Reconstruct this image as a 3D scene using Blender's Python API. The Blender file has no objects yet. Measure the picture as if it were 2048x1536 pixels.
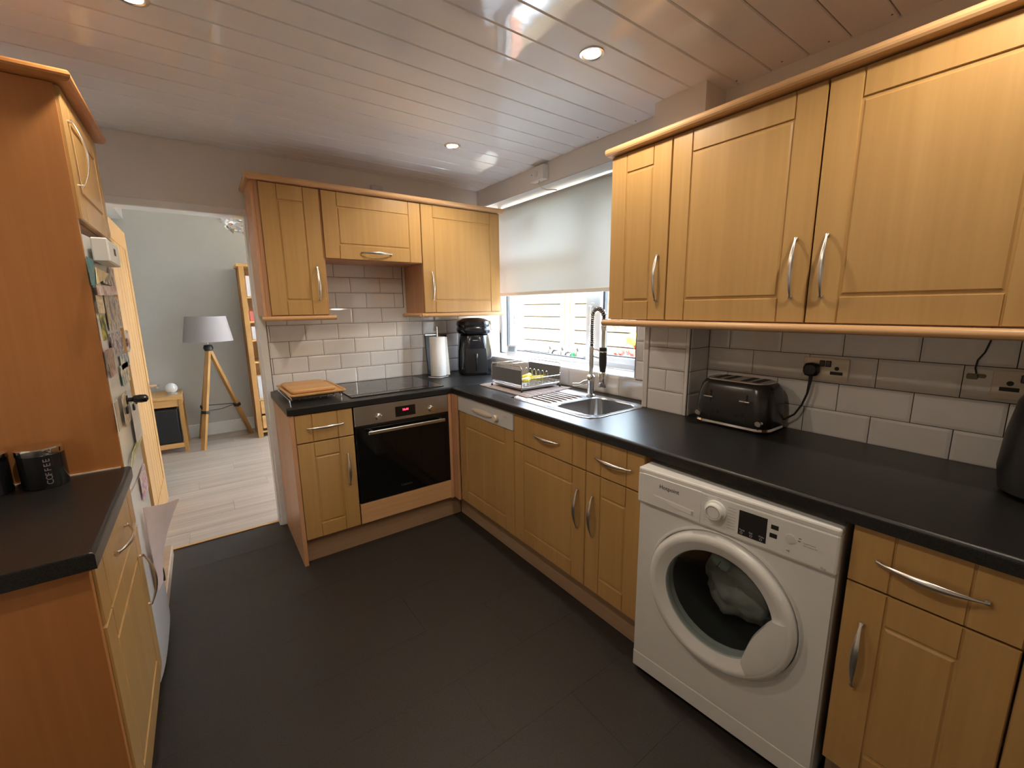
import bpy, bmesh, math, random
from mathutils import Vector, Matrix, noise
random.seed(7)
PI = math.pi
SC = bpy.context.scene
COL = SC.collection

# ------------------------------------------------------------------ camera
cam_d = bpy.data.cameras.new('camera')
cam = bpy.data.objects.new('camera', cam_d); COL.objects.link(cam)
yaw, pit, rol = 0.6275, -0.1801, -0.0124
fw = Vector((math.sin(yaw)*math.cos(pit), math.cos(yaw)*math.cos(pit), math.sin(pit)))
rt = Vector((math.cos(yaw), -math.sin(yaw), 0)); up = rt.cross(fw)
r2 = math.cos(rol)*rt + math.sin(rol)*up; u2 = -math.sin(rol)*rt + math.cos(rol)*up
M = Matrix((r2, u2, -fw)).transposed().to_4x4()
M.translation = Vector((-1.8909, -3.0447, 1.4194))
cam.matrix_world = M
cam_d.sensor_width = 36; cam_d.sensor_fit = 'HORIZONTAL'
cam_d.lens = 36*849.11/2048
cam_d.clip_start = 0.02
SC.camera = cam

# ------------------------------------------------------------------ world, sun, exposure
W = bpy.data.worlds.new('sky_world'); SC.world = W; W.use_nodes = True
nt = W.node_tree; nt.nodes.clear()
wo = nt.nodes.new('ShaderNodeOutputWorld'); wb = nt.nodes.new('ShaderNodeBackground')
sk = nt.nodes.new('ShaderNodeTexSky'); sk.sky_type = 'NISHITA'; sk.sun_disc = False
sk.sun_elevation = math.radians(48); sk.sun_rotation = math.radians(215)
sk.air_density = 1.0; sk.dust_density = 3.5; sk.ozone_density = 1.0
wb.inputs['Strength'].default_value = 3.4
hs = nt.nodes.new('ShaderNodeHueSaturation'); hs.inputs['Saturation'].default_value = .6
nt.links.new(sk.outputs[0], hs.inputs['Color']); nt.links.new(hs.outputs[0], wb.inputs[0]); nt.links.new(wb.outputs[0], wo.inputs[0])

sd = bpy.data.lights.new('sun', 'SUN'); sd.energy = 52.0; sd.angle = 0.01; sd.color = (1, .97, .93)
so = bpy.data.objects.new('sun', sd); COL.objects.link(so)
so.rotation_euler = Vector((0.0, .60, -.78)).to_track_quat('-Z', 'Y').to_euler()

SC.view_settings.view_transform = 'Standard'; SC.view_settings.look = 'None'
SC.view_settings.exposure = 1.22; SC.view_settings.gamma = 1.0
SC.view_settings.use_curve_mapping = False
LAMP_E = 2.1           # watts of each ceiling downlight
LAMP_C = (1.0, .87, .70)
try:
    SC.cycles.max_bounces = 10; SC.cycles.diffuse_bounces = 6; SC.cycles.glossy_bounces = 5
    SC.cycles.transparent_max_bounces = 12; SC.cycles.sample_clamp_indirect = 6
    SC.cycles.caustics_reflective = False; SC.cycles.caustics_refractive = False
    SC.cycles.use_denoising = True
except Exception: pass

# ------------------------------------------------------------------ materials
def new_mat(name):
    m = bpy.data.materials.new(name); m.use_nodes = True
    nt = m.node_tree; b = nt.nodes.get('Principled BSDF'); return m, nt, b
def P(name, col, rough=.5, metal=0., spec=.5, noise_amt=0., nscale=20., bump=0., bscale=60., coat=0., alpha=None, emit=None, es=0., stretch=(1,1,1)):
    m, nt, b = new_mat(name)
    b.inputs['Base Color'].default_value = (*col, 1); b.inputs['Roughness'].default_value = rough
    b.inputs['Metallic'].default_value = metal
    b.inputs['Specular IOR Level'].default_value = spec
    if coat: b.inputs['Coat Weight'].default_value = coat; b.inputs['Coat Roughness'].default_value = .08
    if emit: b.inputs['Emission Color'].default_value = (*emit, 1); b.inputs['Emission Strength'].default_value = es
    tc = nt.nodes.new('ShaderNodeTexCoord'); mp = nt.nodes.new('ShaderNodeMapping')
    mp.inputs['Scale'].default_value = stretch
    nt.links.new(tc.outputs['Object'], mp.inputs['Vector'])
    n = nt.nodes.new('ShaderNodeTexNoise'); n.inputs['Scale'].default_value = nscale; n.inputs['Detail'].default_value = 4
    nt.links.new(mp.outputs[0], n.inputs['Vector'])
    r = nt.nodes.new('ShaderNodeValToRGB')
    a = max(noise_amt, .015)
    r.color_ramp.elements[0].position = .3; r.color_ramp.elements[1].position = .7
    r.color_ramp.elements[0].color = (*[c*(1-a) for c in col], 1); r.color_ramp.elements[1].color = (*[min(1, c*(1+a)) for c in col], 1)
    nt.links.new(n.outputs['Fac'], r.inputs[0]); nt.links.new(r.outputs[0], b.inputs['Base Color'])
    if bump:
        n2 = nt.nodes.new('ShaderNodeTexNoise'); n2.inputs['Scale'].default_value = bscale
        nt.links.new(mp.outputs[0], n2.inputs['Vector'])
        bp = nt.nodes.new('ShaderNodeBump'); bp.inputs['Strength'].default_value = bump; bp.inputs['Distance'].default_value = .002
        nt.links.new(n2.outputs['Fac'], bp.inputs['Height']); nt.links.new(bp.outputs[0], b.inputs['Normal'])
    return m
def wood(name, c1, c2, rough=.42, axis='z', fine=60., broad=4., spec=.4):
    m, nt, b = new_mat(name)
    tc = nt.nodes.new('ShaderNodeTexCoord'); mp = nt.nodes.new('ShaderNodeMapping')
    s = {'z': (1, 1, .035), 'x': (.035, 1, 1), 'y': (1, .035, 1)}[axis]
    mp.inputs['Scale'].default_value = s
    nt.links.new(tc.outputs['Object'], mp.inputs['Vector'])
    oi = nt.nodes.new('ShaderNodeObjectInfo'); va = nt.nodes.new('ShaderNodeVectorMath'); va.operation = 'ADD'
    sc = nt.nodes.new('ShaderNodeMath'); sc.operation = 'MULTIPLY'; sc.inputs[1].default_value = 7.0
    nt.links.new(oi.outputs['Random'], sc.inputs[0]); nt.links.new(mp.outputs[0], va.inputs[0]); nt.links.new(sc.outputs[0], va.inputs[1])
    n = nt.nodes.new('ShaderNodeTexNoise'); n.inputs['Scale'].default_value = fine; n.inputs['Detail'].default_value = 5; n.inputs['Roughness'].default_value = .6
    n2 = nt.nodes.new('ShaderNodeTexNoise'); n2.inputs['Scale'].default_value = broad*3; n2.inputs['Detail'].default_value = 3; n2.inputs['Distortion'].default_value = .6
    nt.links.new(va.outputs[0], n.inputs['Vector']); nt.links.new(va.outputs[0], n2.inputs['Vector'])
    mx = nt.nodes.new('ShaderNodeMath'); mx.operation = 'MULTIPLY_ADD'; mx.inputs[1].default_value = .45
    m2 = nt.nodes.new('ShaderNodeMath'); m2.operation = 'MULTIPLY'; m2.inputs[1].default_value = .55
    nt.links.new(n2.outputs['Fac'], m2.inputs[0]); nt.links.new(n.outputs['Fac'], mx.inputs[0]); nt.links.new(m2.outputs[0], mx.inputs[2])
    r = nt.nodes.new('ShaderNodeValToRGB'); r.color_ramp.elements[0].position = .33; r.color_ramp.elements[1].position = .67
    r.color_ramp.elements[0].color = (*c1, 1); r.color_ramp.elements[1].color = (*c2, 1)
    nt.links.new(mx.outputs[0], r.inputs[0]); nt.links.new(r.outputs[0], b.inputs['Base Color'])
    b.inputs['Roughness'].default_value = rough; b.inputs['Specular IOR Level'].default_value = spec
    bp = nt.nodes.new('ShaderNodeBump'); bp.inputs['Strength'].default_value = .08; bp.inputs['Distance'].default_value = .001
    nt.links.new(n.outputs['Fac'], bp.inputs['Height']); nt.links.new(bp.outputs[0], b.inputs['Normal'])
    return m
def glassy(name, col=(.95, .98, .97), refl=1.0, tint=None):
    m, nt, b = new_mat(name); nt.nodes.remove(b)
    out = [n for n in nt.nodes if n.type == 'OUTPUT_MATERIAL'][0]
    t = nt.nodes.new('ShaderNodeBsdfTransparent'); t.inputs[0].default_value = (*col, 1)
    g = nt.nodes.new('ShaderNodeBsdfGlossy'); g.inputs['Roughness'].default_value = .02
    f = nt.nodes.new('ShaderNodeFresnel'); f.inputs[0].default_value = 1.45
    mu = nt.nodes.new('ShaderNodeMath'); mu.operation = 'MULTIPLY'; mu.inputs[1].default_value = refl
    mx = nt.nodes.new('ShaderNodeMixShader')
    ge = nt.nodes.new('ShaderNodeNewGeometry'); iv = nt.nodes.new('ShaderNodeMath'); iv.operation = 'SUBTRACT'; iv.inputs[0].default_value = 1
    m3 = nt.nodes.new('ShaderNodeMath'); m3.operation = 'MULTIPLY'
    nt.links.new(ge.outputs['Backfacing'], iv.inputs[1]); nt.links.new(iv.outputs[0], m3.inputs[0])
    nt.links.new(f.outputs[0], mu.inputs[0]); nt.links.new(mu.outputs[0], m3.inputs[1]); nt.links.new(m3.outputs[0], mx.inputs[0])
    nt.links.new(t.outputs[0], mx.inputs[1]); nt.links.new(g.outputs[0], mx.inputs[2]); nt.links.new(mx.outputs[0], out.inputs[0])
    return m
def fabric_translucent(name, col, tr=.4):
    m, nt, b = new_mat(name); out = [n for n in nt.nodes if n.type == 'OUTPUT_MATERIAL'][0]
    b.inputs['Base Color'].default_value = (*col, 1); b.inputs['Roughness'].default_value = .9
    t = nt.nodes.new('ShaderNodeBsdfTranslucent'); t.inputs[0].default_value = (*col, 1)
    mx = nt.nodes.new('ShaderNodeMixShader'); mx.inputs[0].default_value = tr
    nt.links.new(b.outputs[0], mx.inputs[1]); nt.links.new(t.outputs[0], mx.inputs[2]); nt.links.new(mx.outputs[0], out.inputs[0])
    return m
def emis(name, col, s):
    m, nt, b = new_mat(name); b.inputs['Base Color'].default_value = (0, 0, 0, 1)
    b.inputs['Emission Color'].default_value = (*col, 1); b.inputs['Emission Strength'].default_value = s
    return m

MAT = dict(
 door=wood('maple_door_vinyl', (.44, .255, .09), (.53, .32, .12), .36),
 beech=wood('beech_end_panel', (.50, .265, .14), (.60, .33, .18), .38),
 beech_h=wood('beech_moulding', (.56, .32, .15), (.66, .40, .20), .34, 'x'),
 orange=wood('orange_beech_panel', (.42, .17, .05), (.51, .22, .075), .38, broad=2.),
 plinth=wood('plinth_oak', (.34, .22, .13), (.44, .29, .18), .5, 'x'),
 oak=wood('oak_furniture', (.36, .175, .048), (.48, .26, .085), .45),
 oak_x=wood('oak_furniture_flat', (.50, .27, .09), (.66, .38, .15), .45, 'x'),
 board=wood('chopping_board_wood', (.50, .27, .10), (.66, .39, .17), .5, 'x'),
 wall=P('cream_wall_paint', (.80, .775, .735), .6, bump=.15, bscale=90, noise_amt=.02, nscale=3),
 wallg=P('grey_green_wall_paint', (.53, .515, .48), .7, noise_amt=.03, nscale=2),
 grout=P('grey_grout', (.055, .05, .045), .85, noise_amt=.1),
 tile=P('glazed_white_tile', (.75, .725, .715), .09, spec=.55, noise_amt=.02, nscale=9, bump=.05, bscale=14),
 pvc=P('gloss_white_cladding', (.87, .88, .91), .055, spec=.6, noise_amt=.01, nscale=3, bump=.25, bscale=5, stretch=(.6, 2.5, 1)),
 pvcdark=P('cladding_joint_shadow', (.10, .09, .09), .5),
 white=P('white_gloss_paint', (.78, .77, .75), .3, noise_amt=.02),
 upvc=P('white_window_frame', (.80, .83, .85), .22),
 gasket=P('black_rubber_gasket', (.03, .035, .04), .6),
 worktop=P('black_flecked_worktop', (.013, .0125, .0122), .33, spec=.42, noise_amt=.9, nscale=420, bump=.12, bscale=500),
 vinyl=P('dark_vinyl_floor_tile', (.026, .0215, .0185), .5, spec=.4, noise_amt=.22, nscale=160, bump=.15, bscale=240),
 vinyldark=P('floor_joint', (.02, .018, .017), .8),
 laminate=wood('laminate_plank', (.30, .235, .18), (.47, .385, .31), .3, 'x', 34, 3.0, .5),
 steel=P('brushed_steel', (.56, .54, .51), .32, 1.0, noise_amt=.05, nscale=40, stretch=(.03, 1, 8)),
 sink=P('polished_sink_steel', (.52, .51, .50), .22, 1.0, noise_amt=.05, nscale=30),
 chrome=P('chrome', (.80, .80, .80), .07, 1.0),
 nickel=P('satin_nickel_handle', (.80, .78, .75), .27, 1.0),
 blackglass=P('black_glass', (.006, .006, .007), .04, spec=.6),
 ovenglass=P('oven_black_glass', (.005, .005, .005), .06, spec=.45),
 black=P('matt_black_plastic', (.015, .015, .016), .38),
 blackgloss=P('gloss_black_plastic', (.013, .014, .017), .13, spec=.6),
 toaster=P('dark_grey_enamel', (.035, .034, .033), .24, .3, spec=.6),
 rubber=P('black_rubber', (.01, .01, .01), .6),
 appliance=P('white_appliance_enamel', (.70, .70, .69), .25, noise_amt=.01),
 appliance2=P('white_appliance_plastic', (.72, .72, .71), .33, noise_amt=.01),
 cream=P('cream_plastic', (.72, .62, .52), .35),
 silverplastic=P('silver_white_plastic', (.62, .62, .61), .4),
 ink=P('dark_grey_print', (.08, .08, .09), .6),
 inkl=P('pale_grey_print', (.42, .42, .42), .6),
 inkw=P('white_print', (.5, .5, .52), .6),
 inkd=P('faint_grey_print_on_glass', (.06, .06, .06), .5),
 inkp=P('faded_grey_lilac_print', (.2, .17, .19), .5),
 paper=P('white_kitchen_paper', (.82, .80, .77), .9, bump=.5, bscale=120),
 glass=glassy('clear_window_glass'),
 doorglass=glassy('grey_door_glass', (.80, .84, .84), 1.3),
 clearplastic=glassy('clear_plastic', (.7, .68, .62), 1.0),
 blind=fabric_translucent('grey_blind_fabric', (.66, .68, .67), .27),
 shade=fabric_translucent('grey_lampshade_fabric', (.42, .38, .375), .2),
 blindrail=P('white_blind_rail', (.62, .60, .56), .45),
 lampemit=emis('downlight_glow', (1., .82, .6), 45.),
 clockred=emis('red_clock_digits', (1., .02, .05), 5.),
 drum=P('dark_steel_drum', (.16, .18, .18), .3, .9),
 laundry=P('grey_laundry_cloth', (.62, .58, .55), .95, noise_amt=.35, nscale=9, bump=.6, bscale=40),
 ball=P('pale_green_plastic', (.55, .68, .58), .35),
 greyfab=P('grey_mesh_panel', (.13, .13, .14), .7),
 mat=P('taupe_drying_mat', (.36, .30, .28), .95, noise_amt=.15, nscale=60, bump=.8, bscale=160),
 tray=P('grey_tray', (.42, .42, .42), .4),
 banana=P('banana_yellow', (.75, .62, .06), .45, noise_amt=.2, nscale=18),
 socket=P('cream_socket_plate', (.78, .69, .56), .35),
 fence=wood('larch_fence', (.19, .145, .09), (.25, .20, .13), .8, 'y', 30, 3),
 fenceshade=P('fence_gap_shade', (.05, .03, .015), .9),  # near-black brown standing in for shade in the gaps between fence boards
 brick=P('outside_brick', (.22, .11, .085), .9, noise_amt=.3, nscale=25),
 mortar=P('pale_mortar', (.35, .32, .29), .95),
 paving=P('pale_paving', (.52, .53, .54), .9, noise_amt=.15, nscale=6),
 stone=P('grey_stone', (.045, .043, .04), .85, noise_amt=.3, nscale=30, bump=.6, bscale=60),
 greenglass=P('green_glass', (.01, .22, .04), .15),
 red=P('red_petals', (.45, .025, .015), .7, noise_amt=.3, nscale=40),
 leaf=P('green_leaves', (.10, .20, .05), .7, noise_amt=.4, nscale=12),
 yellow=P('yellow_lantern', (.38, .27, .012), .5),
 terracotta=P('terracotta', (.25, .11, .06), .8),
 render=P('pale_render', (.68, .64, .58), .85),
)

# ------------------------------------------------------------------ mesh helpers
def bx(bm, x0, x1, y0, y1, z0, z1, b=0., seg=1):
    if x0 > x1: x0, x1 = x1, x0
    if y0 > y1: y0, y1 = y1, y0
    if z0 > z1: z0, z1 = z1, z0
    v = [bm.verts.new((x, y, z)) for z in (z0, z1) for y in (y0, y1) for x in (x0, x1)]
    f = [bm.faces.new([v[i] for i in q]) for q in ((0,2,3,1),(4,5,7,6),(0,1,5,4),(2,6,7,3),(0,4,6,2),(1,3,7,5))]
    if b > 0:
        es = list({e for ff in f for e in ff.edges})
        bmesh.ops.bevel(bm, geom=es, offset=b, segments=seg, affect='EDGES', profile=.5)
def frust(bm, x0, x1, z0, z1, yb, yf, c):
    """raised field facing -y: back rectangle at yb, front rectangle at yf inset by c"""
    A = [(x0, yb, z0), (x1, yb, z0), (x1, yb, z1), (x0, yb, z1)]
    B = [(x0+c, yf, z0+c), (x1-c, yf, z0+c), (x1-c, yf, z1-c), (x0+c, yf, z1-c)]
    a = [bm.verts.new(p) for p in A]; b = [bm.verts.new(p) for p in B]
    bm.faces.new(b)
    for i in range(4):
        j = (i+1) % 4; bm.faces.new([a[i], a[j], b[j], b[i]])
def tube(bm, pts, r, n=8, cap=True, flat=None):
    pts = [Vector(p) for p in pts]; k = len(pts)
    rs = r if isinstance(r, (list, tuple)) else [r]*k
    prev = None; loops = []
    for i, p in enumerate(pts):
        t = (pts[min(i+1, k-1)] - pts[max(i-1, 0)]).normalized()
        if prev is None:
            a = Vector((0, 0, 1)) if abs(t.z) < .9 else Vector((1, 0, 0))
            nrm = t.cross(a).normalized()
        else:
            nrm = (prev - t*prev.dot(t))
            nrm = nrm.normalized() if nrm.length > 1e-6 else t.orthogonal().normalized()
        prev = nrm; bi = t.cross(nrm)
        loops.append([bm.verts.new(p + (nrm*math.cos(2*PI*j/n) + bi*math.sin(2*PI*j/n))*rs[i]) for j in range(n)])
    for a, b in zip(loops, loops[1:]):
        for j in range(n): bm.faces.new([a[j], a[(j+1) % n], b[(j+1) % n], b[j]])
    if cap:
        bm.faces.new(loops[0][::-1]); bm.faces.new(loops[-1])
def lathe(bm, prof, n=24, c=(0, 0, 0), axis='z', close=False):
    """prof: list of (r, h). axis z up, or 'y' (height along -y, i.e. towards the front)"""
    loops = []
    for r, h in prof:
        L = []
        if r < 1e-5:
            p = Vector((0, 0, h)) if axis == 'z' else Vector((0, -h, 0))
            L = [bm.verts.new(p + Vector(c))]
        else:
            for j in range(n):
                a = 2*PI*j/n
                p = Vector((r*math.cos(a), r*math.sin(a), h)) if axis == 'z' else Vector((r*math.cos(a), -h, r*math.sin(a)))
                L.append(bm.verts.new(p + Vector(c)))
        loops.append(L)
    for a, b in zip(loops, loops[1:]):
        if len(a) == 1 and len(b) == 1: continue
        for j in range(n):
            k = (j+1) % n
            if len(a) == 1: bm.faces.new([a[0], b[k], b[j]])
            elif len(b) == 1: bm.faces.new([a[j], a[k], b[0]])
            else: bm.faces.new([a[j], a[k], b[k], b[j]])
    if close:
        for L, rev in ((loops[0], True), (loops[-1], False)):
            if len(L) > 1: bm.faces.new(L[::-1] if rev else L)
    return loops
def rrect(cx, cy, hx, hy, r, n=6):
    out = []
    for sx, sy, a0 in ((1, 1, 0), (-1, 1, PI/2), (-1, -1, PI), (1, -1, 1.5*PI)):
        for i in range(n+1):
            a = a0 + PI/2*i/n
            out.append((cx + sx*(hx-r) + r*math.cos(a), cy + sy*(hy-r) + r*math.sin(a)))
    return out
def loft(bm, loops, capa=False, capb=False, fn=None):
    L = [[bm.verts.new(fn(p) if fn else p) for p in lp] for lp in loops]
    n = len(L[0])
    for a, b in zip(L, L[1:]):
        for j in range(n): bm.faces.new([a[j], a[(j+1) % n], b[(j+1) % n], b[j]])
    if capa: bm.faces.new(L[0][::-1])
    if capb: bm.faces.new(L[-1])
def BM(): return bmesh.new()
def mesh_of(bm, name, m, smooth=False):
    bmesh.ops.recalc_face_normals(bm, faces=bm.faces)
    me = bpy.data.meshes.new(name); bm.to_mesh(me); bm.free()
    me.materials.append(MAT[m] if isinstance(m, str) else m)
    if smooth:
        for p in me.polygons: p.use_smooth = True
        try: me.set_sharp_from_angle(angle=math.radians(40))
        except Exception: pass
    return me
def link(name, me, parent=None, loc=None, rot=None):
    o = bpy.data.objects.new(name, me); COL.objects.link(o)
    if parent: o.parent = parent
    if loc: o.location = loc
    if rot: o.rotation_euler = rot
    return o
def obj(name, bm, m, parent=None, smooth=False, loc=None, rot=None):
    return link(name, mesh_of(bm, name, m, smooth), parent, loc, rot)
def thing(name, label, cat, loc=(0, 0, 0), rz=0, group=None):
    o = bpy.data.objects.new(name, None); COL.objects.link(o)
    o.location = loc; o.rotation_euler = (0, 0, rz); o.empty_display_size = .05
    o['label'] = label; o['category'] = cat
    if group: o['group'] = group
    return o
def tag(o, label, cat, group=None):
    o['label'] = label; o['category'] = cat
    if group: o['group'] = group
    return o
def struct(name, bm, m, smooth=False):
    o = obj(name, bm, m, None, smooth); o['kind'] = 'structure'; return o
def box(name, m, parent, *a, **k):
    bm = BM(); bx(bm, *a, **k); return obj(name, bm, m, parent)
def text(name, s, size, m, parent, loc, rot, align='LEFT', sx=1.0):
    cu = bpy.data.curves.new(name, 'FONT'); cu.body = s; cu.size = size; cu.align_x = align; cu.extrude = .0002; cu.offset = size*.008
    t = bpy.data.objects.new(name, cu); COL.objects.link(t)
    dg = bpy.context.evaluated_depsgraph_get()
    me = bpy.data.meshes.new_from_object(t.evaluated_get(dg)); bpy.data.objects.remove(t)
    me.materials.clear(); me.materials.append(MAT[m]); me.name = name
    o = link(name, me, parent, loc, rot); o.scale = (sx, 1, 1); return o

# ------------------------------------------------------------------ the room
CZ = 2.318
LX = -2.76; NY = -4.3; RX = .045      # left wall, wall behind the camera, near part of right wall
# back wall with doorway
bm = BM()
bx(bm, LX-.1, -2.25, 0, .1, 0, 2.68); bx(bm, -2.25, -1.596, 0, .1, 1.963, 2.68); bx(bm, -1.596, 0, 0, .1, 0, 2.68)
bx(bm, 0, .30, 0, .1, 1.2, 2.68); bx(bm, 0, .195, 0, .1, 0, 1.2)
wb_ = struct('wall_back', bm, 'wall')
# right wall: window wall (x=0), opening y -1.58..0, z 1.025..2.19
bm = BM()
bx(bm, 0, .195, -1.72, 0, 0, 1.005); bx(bm, .195, .30, -1.72, .1, 0, 1.005)
bx(bm, 0, .30, -1.72, 0, 2.19, 2.55); bx(bm, 0, .30, -1.72, -1.58, 1.005, 2.19)
wr_ = struct('wall_right', bm, 'wall')
bm = BM(); bx(bm, -.108, .30, -1.965, -1.72, 0, 2.40)
bx(bm, RX, .30, NY, -1.965, 0, 2.40)
wc_ = struct('wall_chimney_corner', bm, 'wall')
bm = BM(); bx(bm, LX-.1, LX, NY, 0, 0, 2.4); struct('wall_left', bm, 'wall')
bm = BM(); bx(bm, LX-.1, .30, NY-.1, NY, 0, 2.4); struct('wall_front', bm, 'wall')

# ceiling of gloss boards
bm = BM(); bx(bm, LX-.1, .30, NY-.1, 0, CZ+.010, CZ+.09)
ceil = struct('ceiling', bm, 'pvcdark')
def plank_me(w, x0, x1, nm='board'):
    bm = BM(); L = []
    prof = [(0, .010), (0, .0045), (.003, 0), (w-.003, 0), (w, .0045), (w, .010)]
    a = [bm.verts.new((x0, y, z)) for y, z in prof]; b = [bm.verts.new((x1, y, z)) for y, z in prof]
    for i in range(6):
        j = (i+1) % 6; bm.faces.new([a[i], a[j], b[j], b[i]])
    bm.faces.new(a); bm.faces.new(b[::-1])
    return mesh_of(bm, nm, 'pvc')
pm = plank_me(.1243, LX, 0.0); pm2 = plank_me(.1243, LX, RX); pm3 = plank_me(.097, LX, 0.0)
g = -.100; ys = []
while g > NY+.13:
    ys.append(g - .128 + .0018); g -= .128
link('board', pm3, ceil, (0, -.0985, CZ))
for y in ys: link('board', pm if y > -1.9 else pm2, ceil, (0, y, CZ))
# small dark nail heads beside the right wall
for y in (-1.3, -1.55, -2.03, -2.2, -2.35, -2.52, -2.7):
    bm = BM(); lathe(bm, [(0, -.0015), (.003, -.001), (.0035, 0)], 8); obj('nail_head', bm, 'ink', ceil, loc=(-.03 if y > -1.9 else .0, y, CZ))

# kitchen floor of dark vinyl tiles
bm = BM(); bx(bm, LX-.1, .30, NY, .062, -.1, -.0012)
fl = struct('floor', bm, 'vinyldark')
tw, th = .61, .305; vt = {}
def vinyl_me(w, h):
    k = (round(w, 3), round(h, 3))
    if k not in vt:
        bm = BM(); e = .0003
        bx(bm, e, w-e, e, h-e, -.0012, 0); vt[k] = mesh_of(bm, 'tile', 'vinyl')
    return vt[k]
row = 0; y = .062
while y > NY:
    h = min(th, y-NY); x = LX + (0 if row % 2 else -.305)
    while x < 0.28:
        x0, x1 = max(x, LX), min(x+tw, .28)
        if x1-x0 > .02: link('tile', vinyl_me(x1-x0, h), fl, (x0, y-h, 0))
        x += tw
    y -= th; row += 1

# wall tiles ------------------------------------------------------
tm = {}
def tile_me(w, h, cl=False, cr=False):
    k = (round(w, 3), round(h, 3), cl, cr)
    if k not in tm:
        bm = BM(); e = .0013; c = .009
        x0, x1, z0, z1 = e, w-e, e, h-e
        cc = min(c, (x1-x0)*.3, (z1-z0)*.3)
        l = 0.0005 if cl else cc; r = .0005 if cr else cc
        A = [(x0, 0, z0), (x1, 0, z0), (x1, 0, z1), (x0, 0, z1)]
        B = [(p[0], -.0035, p[2]) for p in A]
        Cc = [(x0+l, -.0056, z0+cc), (x1-r, -.0056, z0+cc), (x1-r, -.0056, z1-cc), (x0+l, -.0056, z1-cc)]
        V = [[bm.verts.new(p) for p in q] for q in (A, B, Cc)]
        for a, b in zip(V, V[1:]):
            for i in range(4): bm.faces.new([a[i], a[(i+1) % 4], b[(i+1) % 4], b[i]])
        bm.faces.new(V[2]); tm[k] = mesh_of(bm, 'tile', 'tile')
    return tm[k]
def tiles(parent, org, ang, u0, u1, z0, ztop, pw, ph, off, rowoff=0, holes=()):
    """org: world point where u=0; ang: rotation, local +x = u to the right seen from the room"""
    r = 0; z = z0; ca, sa = math.cos(ang), math.sin(ang)
    while z < ztop-.004:
        h = min(ph, ztop-z)
        s = off + (pw/2 if (r+rowoff) % 2 else 0)
        k = math.floor((u0-s)/pw); u = s + k*pw
        while u < u1-.003:
            a, b = max(u, u0), min(u+pw, u1)
            if b-a > .006:
                skip = any(a > hh[0]-.004 and b < hh[1]+.004 and z > hh[2]-.004 and z+h < hh[3]+.004 for hh in holes)
                if not skip:
                    o = link('tile', tile_me(b-a, h), parent, (org[0]+a*ca, org[1]+a*sa, z), (0, 0, ang))
            u += pw
        z += ph; r += 1
def groutbox(parent, *a): return box('grout', 'grout', parent, *a)
# back wall tiles: joints at x = -.934 etc. in the row z 1.634-1.736, shifted by half each row; between splash zones
B0 = .9105
groutbox(wb_, -1.562, .195, -.002, 0, .91, 1.375)
groutbox(wb_, -1.262, -.66, -.002, 0, 1.375, 1.74)
tiles(wb_, (0, -.0018, 0), 0, -1.560, .192, B0, 1.423, .2045, .1025, -.934, 1)
tiles(wb_, (0, -.0018, 0), 0, -1.262, -.665, B0+.1025*5, 1.74, .2045, .1025, -.934, 0)
# window wall tiles (facing -x): u = -y
A90 = -PI/2
groutbox(wr_, -.002, 0, -1.72, 0, .91, 1.020)
groutbox(wr_, -.002, 0, -1.72, -1.59, 1.020, 1.37)
tiles(wr_, (-.0018, 0, 0), A90, .0, 1.718, B0, 1.018, .2045, .110, .05, 0)
tiles(wr_, (-.0018, 0, 0), A90, 1.592, 1.718, 1.020, 1.36, .3, .105, 1.592, 0)
# chimney corner face and side, near wall
groutbox(wc_, -.110, -.108, -1.965, -1.735, .905, 1.37)
tiles(wc_, (-.1098, 0, 0), A90, 1.752, 1.948, .905, 1.36, .2, .1045, 1.752, 0)
for u in (1.722, 1.950):
    bm = BM(); bx(bm, -.1185, -.108, -u-.029 if u < 1.8 else -u-.0165, -u, .91, 1.37, b=.002)
    obj('tile_trim', bm, 'tile', wc_)
groutbox(wc_, -.112, RX, -1.967, -1.965, .905, 1.37)
tiles(wc_, (-.112, -1.9668, 0), 0, .004, .157, .905, 1.36, .3, .1055, .004, 0)
groutbox(wc_, RX-.002, RX, -3.9, -1.967, .905, 1.37)
tiles(wc_, (RX-.0018, 0, 0), A90, 1.972, 3.9, .905, 1.36, .2125, .1055, 2.387, 0)

# doorway trim (white lining and architrave)
bm = BM(); bx(bm, -1.602, -1.563, -.014, .112, 0, 2.002, b=.004); bx(bm, -1.612, -1.600, .0, .1, 0, 1.97)
struct('trim_1', bm, 'white')
bm = BM(); bx(bm, -2.29, -1.5635, -.0145, .1125, 1.958, 2.000, b=.004); struct('trim_2', bm, 'white')
bm = BM(); bx(bm, -2.29, -2.25, -.014, .112, 0, 1.957, b=.004); struct('trim_3', bm, 'white')
bm = BM(); bx(bm, -2.25, -1.60, .055, .075, 0.0, .006, b=.002); struct('trim_4', bm, 'oak_x')

# wooden skirting strip on the left behind the fridge
bm = BM(); bx(bm, -2.40, -2.172, -.56, -.012, 0, .07, b=.003); struct('baseboard_left', bm, 'plinth')

# small grey box on the wall over the middle wall cabinet
bm = BM(); bx(bm, -.853, -.770, -.022, 0, 2.198, 2.240, b=.003)
tag(obj('cable_box', bm, 'silverplastic'), 'small grey cable box on the wall above the cabinet with the lift-up door', 'cable box')

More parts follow.
